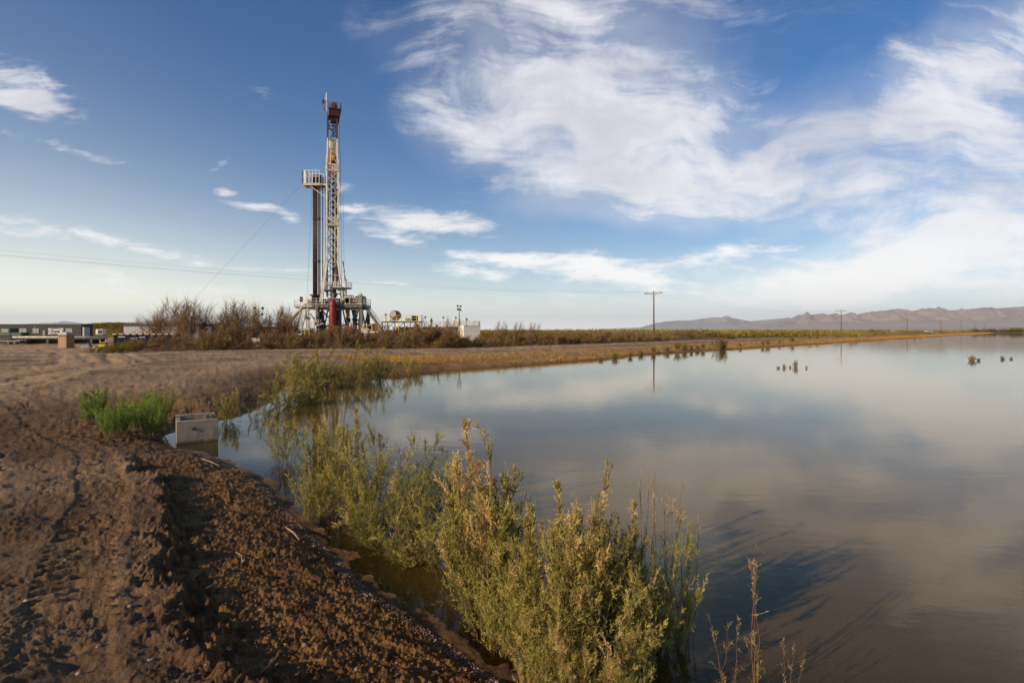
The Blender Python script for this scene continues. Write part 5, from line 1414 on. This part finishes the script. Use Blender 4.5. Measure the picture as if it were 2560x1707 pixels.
# ------------------------------------------------------------------ worker on the tank walkway
def person(loc, rz, label):
    o = empty("person", loc, rz, label, "person")
    V = [(0, 0, .95), (0, .02, 1.15), (0, .02, 1.38), (0, .0, 1.50), (0, -.02, 1.60), (0, -.03, 1.70),
         (.10, 0, .90), (.12, -.02, .50), (.12, .02, .08), (.13, -.12, .04), (-.10, 0, .90), (-.13, .0, .50), (-.13, .03, .08), (-.14, -.11, .04),
         (.19, .01, 1.42), (.24, -.02, 1.16), (.17, -.22, 1.05), (.13, -.30, 1.04), (-.19, .01, 1.42), (-.25, .02, 1.15), (-.20, -.18, 1.04), (-.16, -.27, 1.04)]
    E = [(0, 1), (1, 2), (2, 3), (3, 4), (4, 5), (0, 6), (6, 7), (7, 8), (8, 9), (0, 10), (10, 11), (11, 12), (12, 13), (2, 14), (14, 15), (15, 16), (16, 17), (2, 18), (18, 19), (19, 20), (20, 21)]
    Rd = [.15, .15, .17, .06, .09, .085, .10, .07, .05, .045, .10, .07, .05, .045, .07, .05, .04, .035, .07, .05, .04, .035]
    me = bpy.data.meshes.new("body"); me.from_pydata(V, E, []); me.update()
    b_ = link_mesh("body", me, flat_mat("brown_coveralls", (0.20, 0.095, 0.05), 0.85), o)
    md = b_.modifiers.new("skin", 'SKIN')
    for i, r_ in enumerate(Rd): me.skin_vertices[0].data[i].radius = (r_, r_ * (.8 if i in (0, 1, 2) else 1))
    me.skin_vertices[0].data[0].use_root = True
    b_.modifiers.new("sub", 'SUBSURF').levels = 2; b_.modifiers["sub"].render_levels = 2
    MB().lathe((0, -.03, 1.70), [(.15, 0), (.12, .03), (.115, .09), (.07, .14), (.01, .15)], 14).build("hard_hat", M_ORANGE, o)
    return o
person((mx(1343), YM + .8, GZ + 3.3), R(30), "person in brown coveralls and hard hat standing on the tank walkway")
# ------------------------------------------------------------------ power poles and lines
M_ARM = flat_mat('grey_crossarm_wood', (0.26, 0.20, 0.16), .85, vary=.2)
def pole_xy(i): return (38.8 + 134 * i, 155.7 + 143 * i)
PT = 13.2
pa = math.atan2(134, 143)
ax_ = Vector((math.cos(-pa), math.sin(-pa), 0))        # crossarm direction, square to the line
plab = ["nearest tall wooden power pole standing clear against the sky", "second wooden power pole along the bank, against the mountains", "third wooden power pole along the bank",
        "fourth wooden power pole along the bank, near the far vans", "fifth wooden power pole, small in the distance", "sixth wooden power pole, very small in the distance", "farthest wooden power pole still to be seen"]
src = None
for i in range(7):
    x, y = pole_xy(i)
    if src is None:
        src = empty("power_pole", (x, y, .2), -pa, plab[0], "power pole", "power poles along the pond bank")
        MB().tube([(0, 0, -.3), (.03, 0, 6), (0.0, 0, PT + .25)], [.24, .20, .14], 10).build("shaft", M_WOOD, src, smooth=True)
        MB().box((0, -.16, PT - .35), (5.6, .16, .30)).build("crossarm", M_ARM, src)
        MB().bar((-1.0, -.18, PT - .4), (0, -.2, PT - 1.4), .06).bar((1.0, -.18, PT - .4), (0, -.2, PT - 1.4), .06).build("arm_brace", M_GREY, src)
        for q in (-2.5, -1.9, 1.9, 2.5):
            MB().lathe((q, -.16, PT - .23), [(.05, 0), (.09, .08), (.06, .16), (.10, .26), (.03, .34)], 10).build("insulator", M_LGREY, src)
    else:
        copy_thing(src, (x, y, .2), -pa, None, plab[i])
def wire(i, j, q, sag, label):
    (xa, ya), (xb, yb) = pole_xy(i), pole_xy(j)
    A = Vector((xa, ya, PT + .3)) + ax_ * q; B = Vector((xb, yb, PT + .3)) + ax_ * q
    pts = []
    for k in range(41):
        s_ = k / 40; p_ = A.lerp(B, s_); p_.z -= 4 * sag * s_ * (1 - s_); pts.append(p_)
    r0 = .007
    o = MB().tube(pts, r0, 5).build("power_line", M_LGREY, None, None)
    tag(o, label, "power line", "wires strung between the power poles")
for q, nm in ((-2.5, "outer wire on the water side"), (-1.9, "inner wire on the water side"), (2.5, "outer wire on the field side")):
    wire(-1, 0, q, 3.0, nm + " running from the nearest pole off to the left")
    wire(0, 1, q, 3.0, nm + " between the nearest and the second pole")
# ------------------------------------------------------------------ concrete outlet box
bxo = empty("concrete_box", (-8.83, 14.95, -0.25), R(31), "open weathered concrete outlet box standing at the water's edge", "concrete box")
# local x along the front face, y to the back
W_, D_, H_, T_ = 0.99, 1.30, 0.845, .11
bw = MB().box((W_ / 2, T_ / 2, H_ / 2), (W_, T_, H_), 0, .012)
fw = bw.build("front_wall", M_CONC, bxo)
MB().box((W_ / 2, D_ - T_ / 2, H_ / 2 + .01), (W_, T_, H_ + .02), 0, .012).build("back_wall", M_CONC, bxo)
MB().box((T_ / 2 - .002, D_ / 2, H_ / 2 - .004), (T_, D_ - 2 * T_ - .004, H_), 0, .012).build("end_wall", M_CONC, bxo)
MB().box((W_ / 2, D_ / 2, .06), (W_ - .02, D_ - .24, .1)).build("floor_slab", M_CONC, bxo)
for y in (T_ + .025, D_ - T_ - .025):
    MB().box((W_ - .24, y, H_ / 2), (.05, .05, H_ - .06)).box((W_ - .12, y, H_ / 2), (.05, .05, H_ - .06)).build("gate_slot", M_CONC, bxo)
pg = MB(); ring = []
for k in range(14):
    a = 2 * math.pi * k / 14
    ring.append((.41 + .055 * math.cos(a), -.006, .62 + .05 * math.sin(a)))
pg.v = ring + [(x, -.018, z) for x, _, z in ring]; pg.f = [tuple(range(14, 28))] + [(k, (k + 1) % 14, (k + 1) % 14 + 14, k + 14) for k in range(14)]
pg.build("plug", flat_mat("dark_plug", (0.10, 0.08, 0.065), 0.9, vary=.4, scale=30), fw)
# ------------------------------------------------------------------ brush along the road and the scrub behind it
DV = [shrub(301, 4.0, 1.3, 15, 16, 5, 3, brl=.50, twl=.26, lfl=.10, lfw=.014, stem_r=.030, dry=.75, tipdry=.25, spike=.35, up=.55, low=.15),
      shrub(302, 4.0, 1.7, 16, 15, 5, 4, brl=.55, twl=.26, lfl=.10, lfw=.016, stem_r=.026, dry=.65, tipdry=.2, spike=.3, up=.5, low=.1, lean=(.12, 0)),
      shrub(303, 4.0, 1.1, 13, 16, 5, 3, brl=.42, twl=.26, lfl=.10, lfw=.013, stem_r=.028, dry=.8, tipdry=.2, spike=.6, up=.7, low=.15, lean=(.18, 0)),
      shrub(304, 3.0, 1.8, 24, 15, 6, 6, brl=.60, twl=.24, lfl=.11, lfw=.018, stem_r=.018, dry=.6, tipdry=.1, spike=.2, up=.4, low=.03)]
BV = [shrub(311, 6.0, 2.3, 12, 15, 5, 0, brl=.52, twl=.45, lfl=.10, lfw=.013, stem_r=.032, dry=.85, tipdry=.15, spike=.4, up=.6, low=.28),
      shrub(312, 6.0, 1.7, 10, 15, 5, 0, brl=.50, twl=.45, lfl=.10, lfw=.013, stem_r=.030, dry=.85, tipdry=.15, spike=.5, up=.7, low=.25, lean=(.12, 0))]
GV = [shrub(321, 1.5, .9, 22, 16, 7, 9, brl=.55, twl=.16, lfl=.07, lfw=.014, stem_r=.012, dry=.25, tipdry=.1, spike=.2, up=.4, low=.03),
      shrub(322, 1.2, 1.0, 22, 16, 7, 9, brl=.55, twl=.16, lfl=.07, lfw=.014, stem_r=.012, dry=.12, tipdry=.1, spike=.2, up=.4, low=.03)]
D_MATS = (M_DEAD, M_STEMG); G_MATS = (M_SCRUB, M_STEMG)
rng = random.Random(42)
FRONT = [(-45.2, 69.5), (-38, 74.5), (-29, 79.5), (-11, 81), (6, 95), (29, 118)] + [(38.8 + 134 * q - 10, 155.7 + 143 * q - 16) for q in (.15, .6, 1.2, 2.0, 2.9)]
def along(poly):
    L_ = [0]
    for a, b_ in zip(poly[:-1], poly[1:]): L_.append(L_[-1] + math.hypot(b_[0] - a[0], b_[1] - a[1]))
    return L_
FL = along(FRONT)
def at_front(s):
    for i in range(len(FRONT) - 1):
        if s <= FL[i + 1]:
            q = (s - FL[i]) / (FL[i + 1] - FL[i]); a, b_ = FRONT[i], FRONT[i + 1]
            d = Vector((b_[0] - a[0], b_[1] - a[1])).normalized()
            return a[0] + (b_[0] - a[0]) * q, a[1] + (b_[1] - a[1]) * q, (-d.y, d.x)
    return FRONT[-1][0], FRONT[-1][1], (-.7, .7)
def where(x, y):
    px = 1280 + F * x / y
    for lim, nm in ((330, "before the blue container"), (430, "before the pale trailer"), (520, "before the grey tank"), (600, "near the parasol"), (700, "around the four lamp light tower"),
                    (780, "before the rig ramp"), (900, "before the rig"), (1000, "before the shaker platform"), (1130, "before the mud tank"), (1230, "before the white tank"),
                    (1420, "between white tank and nearest pole"), (1700, "around the foot of the nearest pole"), (2000, "between the nearest and second pole"), (2200, "around the second pole")):
        if px < lim: return nm
    return "beyond the second pole"
def rows(px):
    """height of the brush top above the road, by picture column"""
    return float(np.interp(px, [210, 250, 330, 380, 450, 560, 640, 700, 800, 950, 1110, 1150, 1180, 1230, 1270, 1400, 1640, 1800, 2000, 2200, 2600],
                           [.6, .8, 1.6, 2.7, 2.9, 3.0, 3.1, 3.1, 3.8, 3.8, 3.2, 2.5, 1.9, 2.0, 2.2, 2.4, 2.4, 2.8, 2.6, 2.3, 1.8]))
todo = []
s = 0.0
while s < FL[-1] - 5:
    x, y, nrm = at_front(s)
    far_ = math.hypot(x, y)
    nrow = 3 if far_ < 125 else 2
    for r_ in range(nrow):
        off = r_ * rng.uniform(2.2, 3.2) + rng.uniform(-.6, .8)
        jx = rng.uniform(-.9, .9)
        X = x + nrm[0] * off + jx; Y = y + nrm[1] * off + rng.uniform(-.5, .5)
        px = 1280 + F * X / Y
        if px > 2150 and rng.random() < .35: continue
        ht = rows(px) * (.92 if px < 700 else .9) * rng.uniform(.65, 1.15) * (.78 if r_ == 0 else 1.0)
        if far_ > 125: ht *= rng.uniform(.6, 1.15)
        if r_ == 0 and rng.random() < .30: todo.append(('g', X - nrm[0] * .8, Y - nrm[1] * .8, rng.uniform(.8, 1.5)))
        elif px < 330: todo.append(('g' if rng.random() < .6 else 'd', X, Y, ht))
        else: todo.append(('d', X, Y, ht))
    s += rng.uniform(1.7, 2.3) if far_ < 125 else rng.uniform(3.6, 5.6) * (1 + (far_ - 125) / 160)
for (dx, dy, hh) in ((205, 811, .5), (222, 812, .7), (240, 813, .8), (258, 814, .8), (276, 814, .9), (292, 812, 1.0), (310, 812, 1.1), (245, 808, .9), (270, 808, 1.2), (296, 806, 1.5)):
    q_ = gd(dx, dy, .5); todo.append(('g', q_[0], q_[1], hh))
# the tall bare ones standing over the mass
for (dx, hh, Y, k) in ((352, 4.6, 80, 0), (385, 6.9, 81, 0), (415, 6.6, 82, 1), (440, 7.0, 82, 1), (468, 5.9, 83, 1), (505, 5.2, 84, 0), (530, 6.6, 84, 1), (548, 6.9, 84, 1), (575, 6.4, 83, 0),
                       (600, 5.4, 84, 1), (635, 6.0, 85, 0), (655, 6.0, 85, 1), (672, 5.0, 85, 0), (430, 5.2, 78, 0), (520, 5.0, 80, 0), (1035, 4.4, 92, 1), (1150, 4.0, 98, 1), (1190, 3.9, 100, 1), (1225, 3.8, 100, 0)):
    todo.append(('b%d' % k, (dx * 1.0884 - 1280) / F * Y, Y, hh * .92))
todo = [q for q in todo if not (q[0] == 'd' and 1280 + F * q[1] / q[2] < 290)]
hz_ = ground_zs([(q[1], q[2]) for q in todo])
first = {}
base_h = {0: 4.0, 1: 4.0, 2: 4.0, 3: 3.0}
for (kind, X, Y, ht), gz in zip(todo, hz_):
    nm = where(X, Y)
    if kind == 'g':
        v = rng.randrange(2); key = ('g', v); bh = (1.5, 1.2)[v]; lab = "low yellow green bush at the roadside " + nm
        spec = ("green_bush", GV[v], G_MATS, "bush", "low green bushes along the dirt road")
    elif kind == 'd':
        v = rng.choices((0, 1, 2, 3), (3, 3, 2, 4))[0]; key = ('d', v); bh = base_h[v]
        lab = ("tangled low brown bush in the dry brush " if v == 3 else ("wispy upright brown bush in the dry brush " if v == 2 else "leafless brown bush in the dry brush ")) + nm
        spec = ("dry_bush", DV[v], D_MATS, "bush", "dry brown bushes along the dirt road")
    else:
        v = int(kind[1]); key = ('b', v); bh = 6.0
        lab = ("tall bare spreading bush standing above the brush " if v == 0 else "tall bare leaning bush standing above the brush ") + nm
        spec = ("bare_bush", BV[v], D_MATS, "bush", "tall bare bushes above the roadside brush")
    sc = ht / bh; wid = rng.uniform(.95, 1.25) if kind != 'b' else 1.0
    if Y > 125: wid *= 1.25
    scl = (sc * wid, sc * wid, sc); rz = rng.uniform(0, 6.28) if v in (0, 3) else rng.uniform(-.6, .6)
    if key not in first:
        first[key] = plant(spec[0], spec[1], spec[2], (X, Y, gz - .05), rz, scl, lab, spec[3], spec[4])
    else:
        copy_thing(first[key], (X, Y, gz - .05), rz, scl, lab)
# brush piles
for (dx, dy, w_, h_, lb) in ((1678, 779, 3.0, .9, "dark heap of dead branches right of the nearest pole"), (2010, 764, 9.0, 2.6, "large dark heap of dead branches right of the second pole"), (1915, 768, 5.5, 1.6, "dark heap of dead branches beside the second pole")):
    x, y, _ = gd(dx, dy, .55)
    y = min(y, 300.0); x = (dx * 1.0884 - 1280) / F * y
    o = copy_thing(first[('d', 3)], (x, y, ground_z(x, y) - .1), 1.0, (w_ / 3.6, w_ / 3.6, h_ / 3.0), lb, "heaps of dead branches")
    o.name = "branch_heap"; o['category'] = "branch heap"
# dead wood lying under the roadside brush, too tangled to count
def slivers(name, C, D, W, mat, tint, kind_stuff=True):
    """C centres, D direction*length, W width vectors"""
    V = np.stack([C - W, C + W, C + D], 1).reshape(-1, 3)
    me = np_mesh(name, V, np.arange(len(V)).reshape(-1, 3))
    dd = np.repeat(tint[:, 0], 3); bb = np.repeat(tint[:, 1], 3)
    point_attr(me, "tint", np.stack([dd, bb * .5, 0 * dd, 0 * dd + 1], -1))
    o = link_mesh(name, me, mat)
    return tag(o, kind='stuff')
rs = np.random.RandomState(77)
n = 26000
sv = rs.uniform(0, FL[5] + 60, n)
pts = np.array([(lambda q: (q[0], q[1], q[2][0], q[2][1]))(at_front(a)) for a in sv])
off = rs.uniform(-.8, 6.5, n)
X = pts[:, 0] + pts[:, 2] * off + rs.normal(0, .5, n); Y = pts[:, 1] + pts[:, 3] * off + rs.normal(0, .5, n)
Z = terrain(X, Y)[0] + rs.uniform(0, .9, n) ** 1.5
D = unit(rs.normal(0, 1, (n, 3)) * [1.2, 1, .45] + np.array([.35, 0, .3])) * rs.uniform(.4, 1.5, (n, 1))
Wv = unit(np.cross(D, rs.normal(0, 1, (n, 3)))) * rs.uniform(.01, .028, (n, 1))
slivers("undergrowth", np.stack([X, Y, Z], -1), D, Wv, M_DEAD, np.stack([rs.uniform(.45, 1, n), rs.uniform(.5, 1.2, n)], -1))
# yellow-green scrub flats stretching to the horizon
nb = 4200
t_ = rs.uniform(0, 1, nb)
U_ = rs.uniform(-.14, 1.0, nb)
Yb = 150 + 900 * t_ ** 2.2 + 90 * np.maximum(U_, 0)
Xb = U_ * Yb
ok = (-sdist(Xb, Yb, SHORE) > 24)
Xb, Yb = Xb[ok], Yb[ok]; nb = len(Xb)
hb_ = rs.uniform(1.5, 3.1, nb) * (1 + .15 * pnoise(Xb * .02, Yb * .02)); rb_ = rs.uniform(1.8, 4.2, nb) * (1 + Yb / 700)
per = 80
ci = np.repeat(np.arange(nb), per); n = len(ci)
q = unit(rs.normal(0, 1, (n, 3))); q[:, 2] = np.abs(q[:, 2]); rad = rs.uniform(.35, 1, n) ** .5
C = np.stack([Xb[ci] + q[:, 0] * rb_[ci] * rad, Yb[ci] + q[:, 1] * rb_[ci] * rad, .3 + q[:, 2] * hb_[ci] * rad * .92], -1)
D = unit(q + np.array([0, 0, .6]) + rs.normal(0, .5, (n, 3))) * rs.uniform(.25, .7, (n, 1)) * (1 + Yb[ci] / 900)[:, None]
Wv = unit(np.cross(D, rs.normal(0, 1, (n, 3)))) * (rs.uniform(.05, .14, n) * (1 + Yb[ci] / 350))[:, None]
tb_ = np.clip(.40 + .5 * fbm(Xb, Yb, 60, 2) + rs.normal(0, .16, nb), 0, .95)
slivers("scrubland", C, D, Wv, M_SCRUB, np.stack([np.clip(tb_[ci] + rs.normal(0, .06, n), 0, 1), rs.uniform(.7, 1.25, n)], -1))
# scrub cover of the dune behind the trailers
n = 60000
X = rs.uniform(-215, -62, n); Y = rs.uniform(186, 226, n)
Z = terrain(X, Y)[0] + rs.uniform(-.1, .5, n)
D = unit(rs.normal(0, .6, (n, 3)) + np.array([0, 0, 1.0])) * rs.uniform(.4, 1.0, (n, 1))
Wv = unit(np.cross(D, rs.normal(0, 1, (n, 3)))) * rs.uniform(.10, .25, (n, 1))
slivers("dune_grass", np.stack([X, Y, Z], -1), D, Wv, M_SCRUB, np.stack([np.clip(.30 + .4 * fbm(X, Y, 20, 2) + rs.normal(0, .1, n), 0, 1), rs.uniform(.6, 1.1, n)], -1))
# straw on the far bank
n = 60000
u_ = rs.uniform(-.1, 1.0, n); 
SP_ = [(-9, 41), (-3, 47.5)] + [gd(*q_)[:2] for q_ in ((1200, 838), (1400, 825))] + BANK
SL = along(SP_)
sv = SL[-1] * rs.uniform(0, 1, n) ** 2.4
seg = np.clip(np.searchsorted(SL, sv) - 1, 0, len(SP_) - 2)
A_ = np.array(SP_)[seg]; B_ = np.array(SP_)[seg + 1]
fq = ((sv - np.array(SL)[seg]) / (np.array(SL)[seg + 1] - np.array(SL)[seg]))[:, None]
P_ = A_ + (B_ - A_) * fq; dv = unit(B_ - A_); nv = np.stack([-dv[:, 1], dv[:, 0]], -1)
P_ = P_ + nv * (.35 + 6.0 * rs.uniform(0, 1, (n, 1)) ** 1.3)
keepm = pnoise(P_[:, 0] * .35, P_[:, 1] * .35) + .5 * pnoise(P_[:, 0] * 1.1, P_[:, 1] * 1.1) > -.25
P_ = P_[keepm]; n = len(P_)
Z = terrain(P_[:, 0].copy(), P_[:, 1].copy())[0]
D = unit(rs.normal(0, .8, (n, 3)) + np.array([0.3, 0, .55])) * rs.uniform(.12, .38, (n, 1))
Wv = unit(np.cross(D, rs.normal(0, 1, (n, 3)))) * (rs.uniform(.010, .022, n) * np.maximum(1, P_[:, 1] / 70))[:, None]
M_STRAW = leaf_mat("straw", (0.42, 0.24, 0.065), (0.60, 0.37, 0.11), (0.42, 0.21, 0.07), .3)
slivers("straw_grass", np.stack([P_[:, 0], P_[:, 1], Z], -1), D, Wv, M_STRAW, np.stack([rs.uniform(0, 1, n), rs.uniform(.7, 1.2, n)], -1))
# green tufts along the far waterline and standing in the water
G_T = "green tufts along the far waterline"
tufts = [(1380, 828, .6), (1413, 824, .9), (1448, 820, .8), (1474, 816, .9), (1500, 812, 1.0), (1530, 810, .9), (1556, 808, 1.3), (1572, 807, 1.2), (1588, 806, .9), (1603, 805, .9), (1614, 804, 1.0),
         (1652, 803, 2.2), (1663, 803, 1.2), (1700, 799, .7), (1752, 796, 1.0), (1765, 795, 1.2), (1790, 792, .7), (1818, 790, 1.2), (1860, 786, 1.0), (1876, 785, 1.0), (1925, 782, 1.0), (1957, 781, 1.4), (1966, 780, 1.3), (2100, 774.5, 1.0), (2250, 770, 1.2)]
tlab = ("first small tuft in from the straw bank's near end", "tiny tuft", "tuft")
names_ = {1652: "tallest dark green tuft on the far waterline", 1663: "small tuft clinging to the tallest waterline tuft", 1957: "brown reed tuft in the water below the second pole", 1966: "second brown reed tuft just right of one below the second pole"}
for i, (dx, dy, hm) in enumerate(tufts):
    x, y, _ = gd(dx, dy, 0.0)
    seg_ = "left of the nearest pole" if dx < 1490 else ("just under the nearest pole" if dx < 1510 else ("right of the nearest pole" if dx < 1640 else ("right of the tallest tuft" if dx < 1900 else "beyond the second pole")))
    lb = names_.get(dx, "small green tuft at the far waterline " + seg_)
    key = ('t', i % 2)
    gzv = max(ground_z(x, y), -.15)
    scl = .8 * hm / (1.5, 1.2)[i % 2]
    if key not in first: first[key] = plant("waterside_tuft", GV[i % 2], (M_TAM if dx < 1900 else M_DEAD, M_STEM), (x, y, gzv), i, (scl * .8, scl * .8, scl), lb, "tuft", G_T)
    else: copy_thing(first[key], (x, y, gzv), i, (scl * .8, scl * .8, scl), lb)
G_W = "plants standing out in the open pond"
wl_ = ((1788, 846, .30, "tiny leaf tuft at the left end of the pond plants"), (1802, 845, .55, "reddish upright tuft second in the pond plants"), (1815, 845, .35, "short tuft beside the reed stem in the pond"),
       (1827, 843, .95, "tallest reedy plant out in the pond"), (1852, 846, .35, "flat leafy tuft right of the tallest pond reed"), (2232, 829, .95, "dark leafy clump standing alone in the far pond"), (2248, 829, .5, "small tuft touching the lone clump in the far pond"),
       (2304, 825, .6, "pale clump nearer the right edge of the pond"), (2322, 825, .4, "last small tuft at the right edge of the pond"))
for i, (dx, dy, hm, lb) in enumerate(wl_):
    x, y, _ = gd(dx, dy, 0.0)
    scl = (hm * .58 + .1) / (1.5, 1.2)[i % 2]
    copy_thing(first[('t', i % 2)], (x, y, -.1), i * 1.3, (scl * (.45 if 'reed' in lb or 'upright' in lb else .8),) * 2 + (scl,), lb, G_W).name = "pond_plant"
# dark green bushes closing the far end of the pond
G_E = "dark green bushes at the far end of the pond"
for i, (dx, hm, w_) in enumerate(((2236, 5.0, 1.6), (2252, 3.6, 1.8), (2268, 4.6, 1.6), (2284, 4.8, 2.2), (2300, 4.0, 2.0), (2312, 4.2, 2.0), (2324, 5.4, 2.2), (2338, 5.0, 2.4), (2352, 5.2, 2.2), (2368, 5.0, 2.4), (2385, 5.2, 2.2))):
    Y = 612.0; X = (dx * 1.0884 - 1280) / F * Y
    key = ('e', 0); sc = hm / 1.5
    lb = ("green bush at the left end of the dark clump closing the pond", "dark green bush in the low part of the clump closing the pond", "dark green bush in the taller middle of the clump closing the pond", "dark green bush at the frame's right edge, end of the pond")[0 if i == 0 else (1 if i < 4 else (2 if i < 8 else 3))]
    if key not in first: first[key] = plant("far_bush", GV[1], (leaf_mat("dark_scrub", (0.05, 0.06, 0.018), (0.075, 0.08, 0.022), (0.11, 0.08, 0.03)), M_STEMG), (X, Y, .3), i, (sc * w_, sc * w_, sc * 1.25), lb, "bush", G_E)
    else: copy_thing(first[key], (X, Y, .3), i, (sc * w_, sc * w_, sc * 1.25), lb)
# ------------------------------------------------------------------ sticks, pebbles
def stick(d0, d1, z, r_, label, bend=.03, mat=M_STEMG):
    a = gd(*d0, z); b_ = gd(*d1, z)
    a = Vector((a[0], a[1], ground_z(a[0], a[1]) + r_ * 1.2)); b_ = Vector((b_[0], b_[1], ground_z(b_[0], b_[1]) + r_ * 2.2))
    mid = (a + b_) / 2 + Vector((bend, bend * .5, .015))
    o = MB().tube([a, (a + mid) / 2 + Vector((0, bend * .3, 0)), mid, (b_ + mid) / 2, b_], [r_ * .7, r_, r_, r_ * .8, r_ * .45], 7).build("stick", mat, None, None, smooth=True)
    tag(o, label, "stick", "sticks lying on the bank")
M_PALEW = flat_mat("bleached_wood", (0.30, 0.22, 0.14), .8, vary=.2, scale=30)
stick((656, 1213), (688, 1246), .12, .012, "pale split stick lying at the beach's wet edge", .01, M_PALEW)
stick((541, 1253), (556, 1285), .3, .007, "thin pale twig bent on the crumbly beach", .03, M_PALEW)
stick((462, 1062), (505, 1074), .1, .012, "pale stick at the waterline below the concrete box", .0, M_PALEW)
stick((470, 1345), (500, 1330), .35, .010, "grey twig lying in the shadow under the ledge", .02)
stick((598, 1545), (642, 1480), .3, .006, "slender bent twig on the beach near the bottom of the frame", .04, M_PALEW)
stick((25, 955), (45, 930), .5, .010, "pale stick on the bank at the far left", .0, M_PALEW)
stick((58, 945), (64, 925), .5, .007, "short stick beside the longer one at the far left", .0)
stick((440, 1318), (462, 1305), .35, .008, "short twig halfway along the ledge shadow", .01)
stick((1000, 1420), (1016, 1412), .05, .008, "small reddish root curling in the shallow water", .03, M_STEM)
# crust of pale crumbs along the waterline and scattered crumbs
n = 15000
e = SHORE[5:17]; EL = along(e)
sv = rs.uniform(0, EL[-1], n); seg = np.clip(np.searchsorted(EL, sv) - 1, 0, len(e) - 2)
A_ = np.array(e)[seg]; B_ = np.array(e)[seg + 1]
P_ = A_ + (B_ - A_) * ((sv - np.array(EL)[seg]) / (np.array(EL)[seg + 1] - np.array(EL)[seg]))[:, None]
dv = unit(B_ - A_); nv = np.stack([-dv[:, 1], dv[:, 0]], -1)
offr = np.where(rs.uniform(0, 1, n) < .55, np.abs(rs.normal(0.0, .10, n)) + .0, rs.uniform(0, 2.2, n))
P_ = P_ + nv * offr[:, None]
hh, _, ss = terrain(P_[:, 0].copy(), P_[:, 1].copy())
k_ = hh > -.01
P_, hh = P_[k_], hh[k_]; n = len(P_)
size = rs.uniform(.003, .0085, n) * (1 + (rs.uniform(0, 1, n) < .05) * 1.0)
octv = np.array([(1, 0, 0), (0, 1, 0), (-1, 0, 0), (0, -1, 0), (0, 0, .8), (0, 0, -.8)], dtype=float)
V = octv[None] * rs.uniform(.6, 1.4, (n, 6, 3)) * size[:, None, None] + np.stack([P_[:, 0], P_[:, 1], hh + size * .3], -1)[:, None]
of = np.array([(0, 1, 4), (1, 2, 4), (2, 3, 4), (3, 0, 4), (1, 0, 5), (2, 1, 5), (3, 2, 5), (0, 3, 5)])
Fq = (np.arange(n)[:, None, None] * 6 + of[None]).reshape(-1, 3)
gme = np_mesh("gravel", V.reshape(-1, 3), Fq)
tag(link_mesh("gravel", gme, flat_mat("soil_crumbs", (0.30, 0.20, 0.135), .95, vary=.35, scale=9)), kind='stuff')
# loose stones, larger and fewer, each big enough to pick up
rs = np.random.RandomState(5)
stone_spots = [((60, 1385), .022), ((150, 1290), .018), ((228, 1475), .020), ((300, 1390), .024), ((345, 1505), .020), ((262, 1150), .020), ((120, 1130), .024), ((330, 1100), .020),
               ((525, 1500), .022), ((600, 1400), .018), ((700, 1480), .022), ((560, 1290), .018), ((470, 1160), .018), ((180, 1540), .020), ((820, 1530), .018), ((445, 1120), .020)]
for i, (q_, sz) in enumerate(stone_spots):
    X, Y, _ = gd(*q_, .45 if q_[0] < 480 else .25)
    zz = ground_z(X, Y)
    vs = []; fs = []
    n_, k_ = 9, 5
    for j in range(k_ + 1):
        for a_ in range(n_):
            ph = math.pi * j / k_; th_ = 2 * math.pi * a_ / n_; rj = sz * rs.uniform(.8, 1.15)
            vs.append((rj * 1.3 * math.sin(ph) * math.cos(th_), rj * math.sin(ph) * math.sin(th_), rj * .75 * math.cos(ph)))
    for j in range(k_):
        for a_ in range(n_):
            b2_ = (a_ + 1) % n_
            fs.append((j * n_ + a_, (j + 1) * n_ + a_, (j + 1) * n_ + b2_, j * n_ + b2_))
    m_ = MB(); m_.v = vs; m_.f = fs
    if i == 0: M_STONE = flat_mat("pale_stone", (0.30, 0.22, 0.15), .9, vary=.25, scale=40)
    o = m_.build("stone", M_STONE, None, (X, Y, zz + sz * .35)); o.rotation_euler = (rs.uniform(-.4, .4), rs.uniform(-.4, .4), rs.uniform(0, 6))
    tag(o, "small pale stone lying on the dark levee soil" if q_[0] < 480 else "small pale stone lying on the crumbly beach", "stone", "loose stones on levee" if q_[0] < 480 else "loose stones on beach")
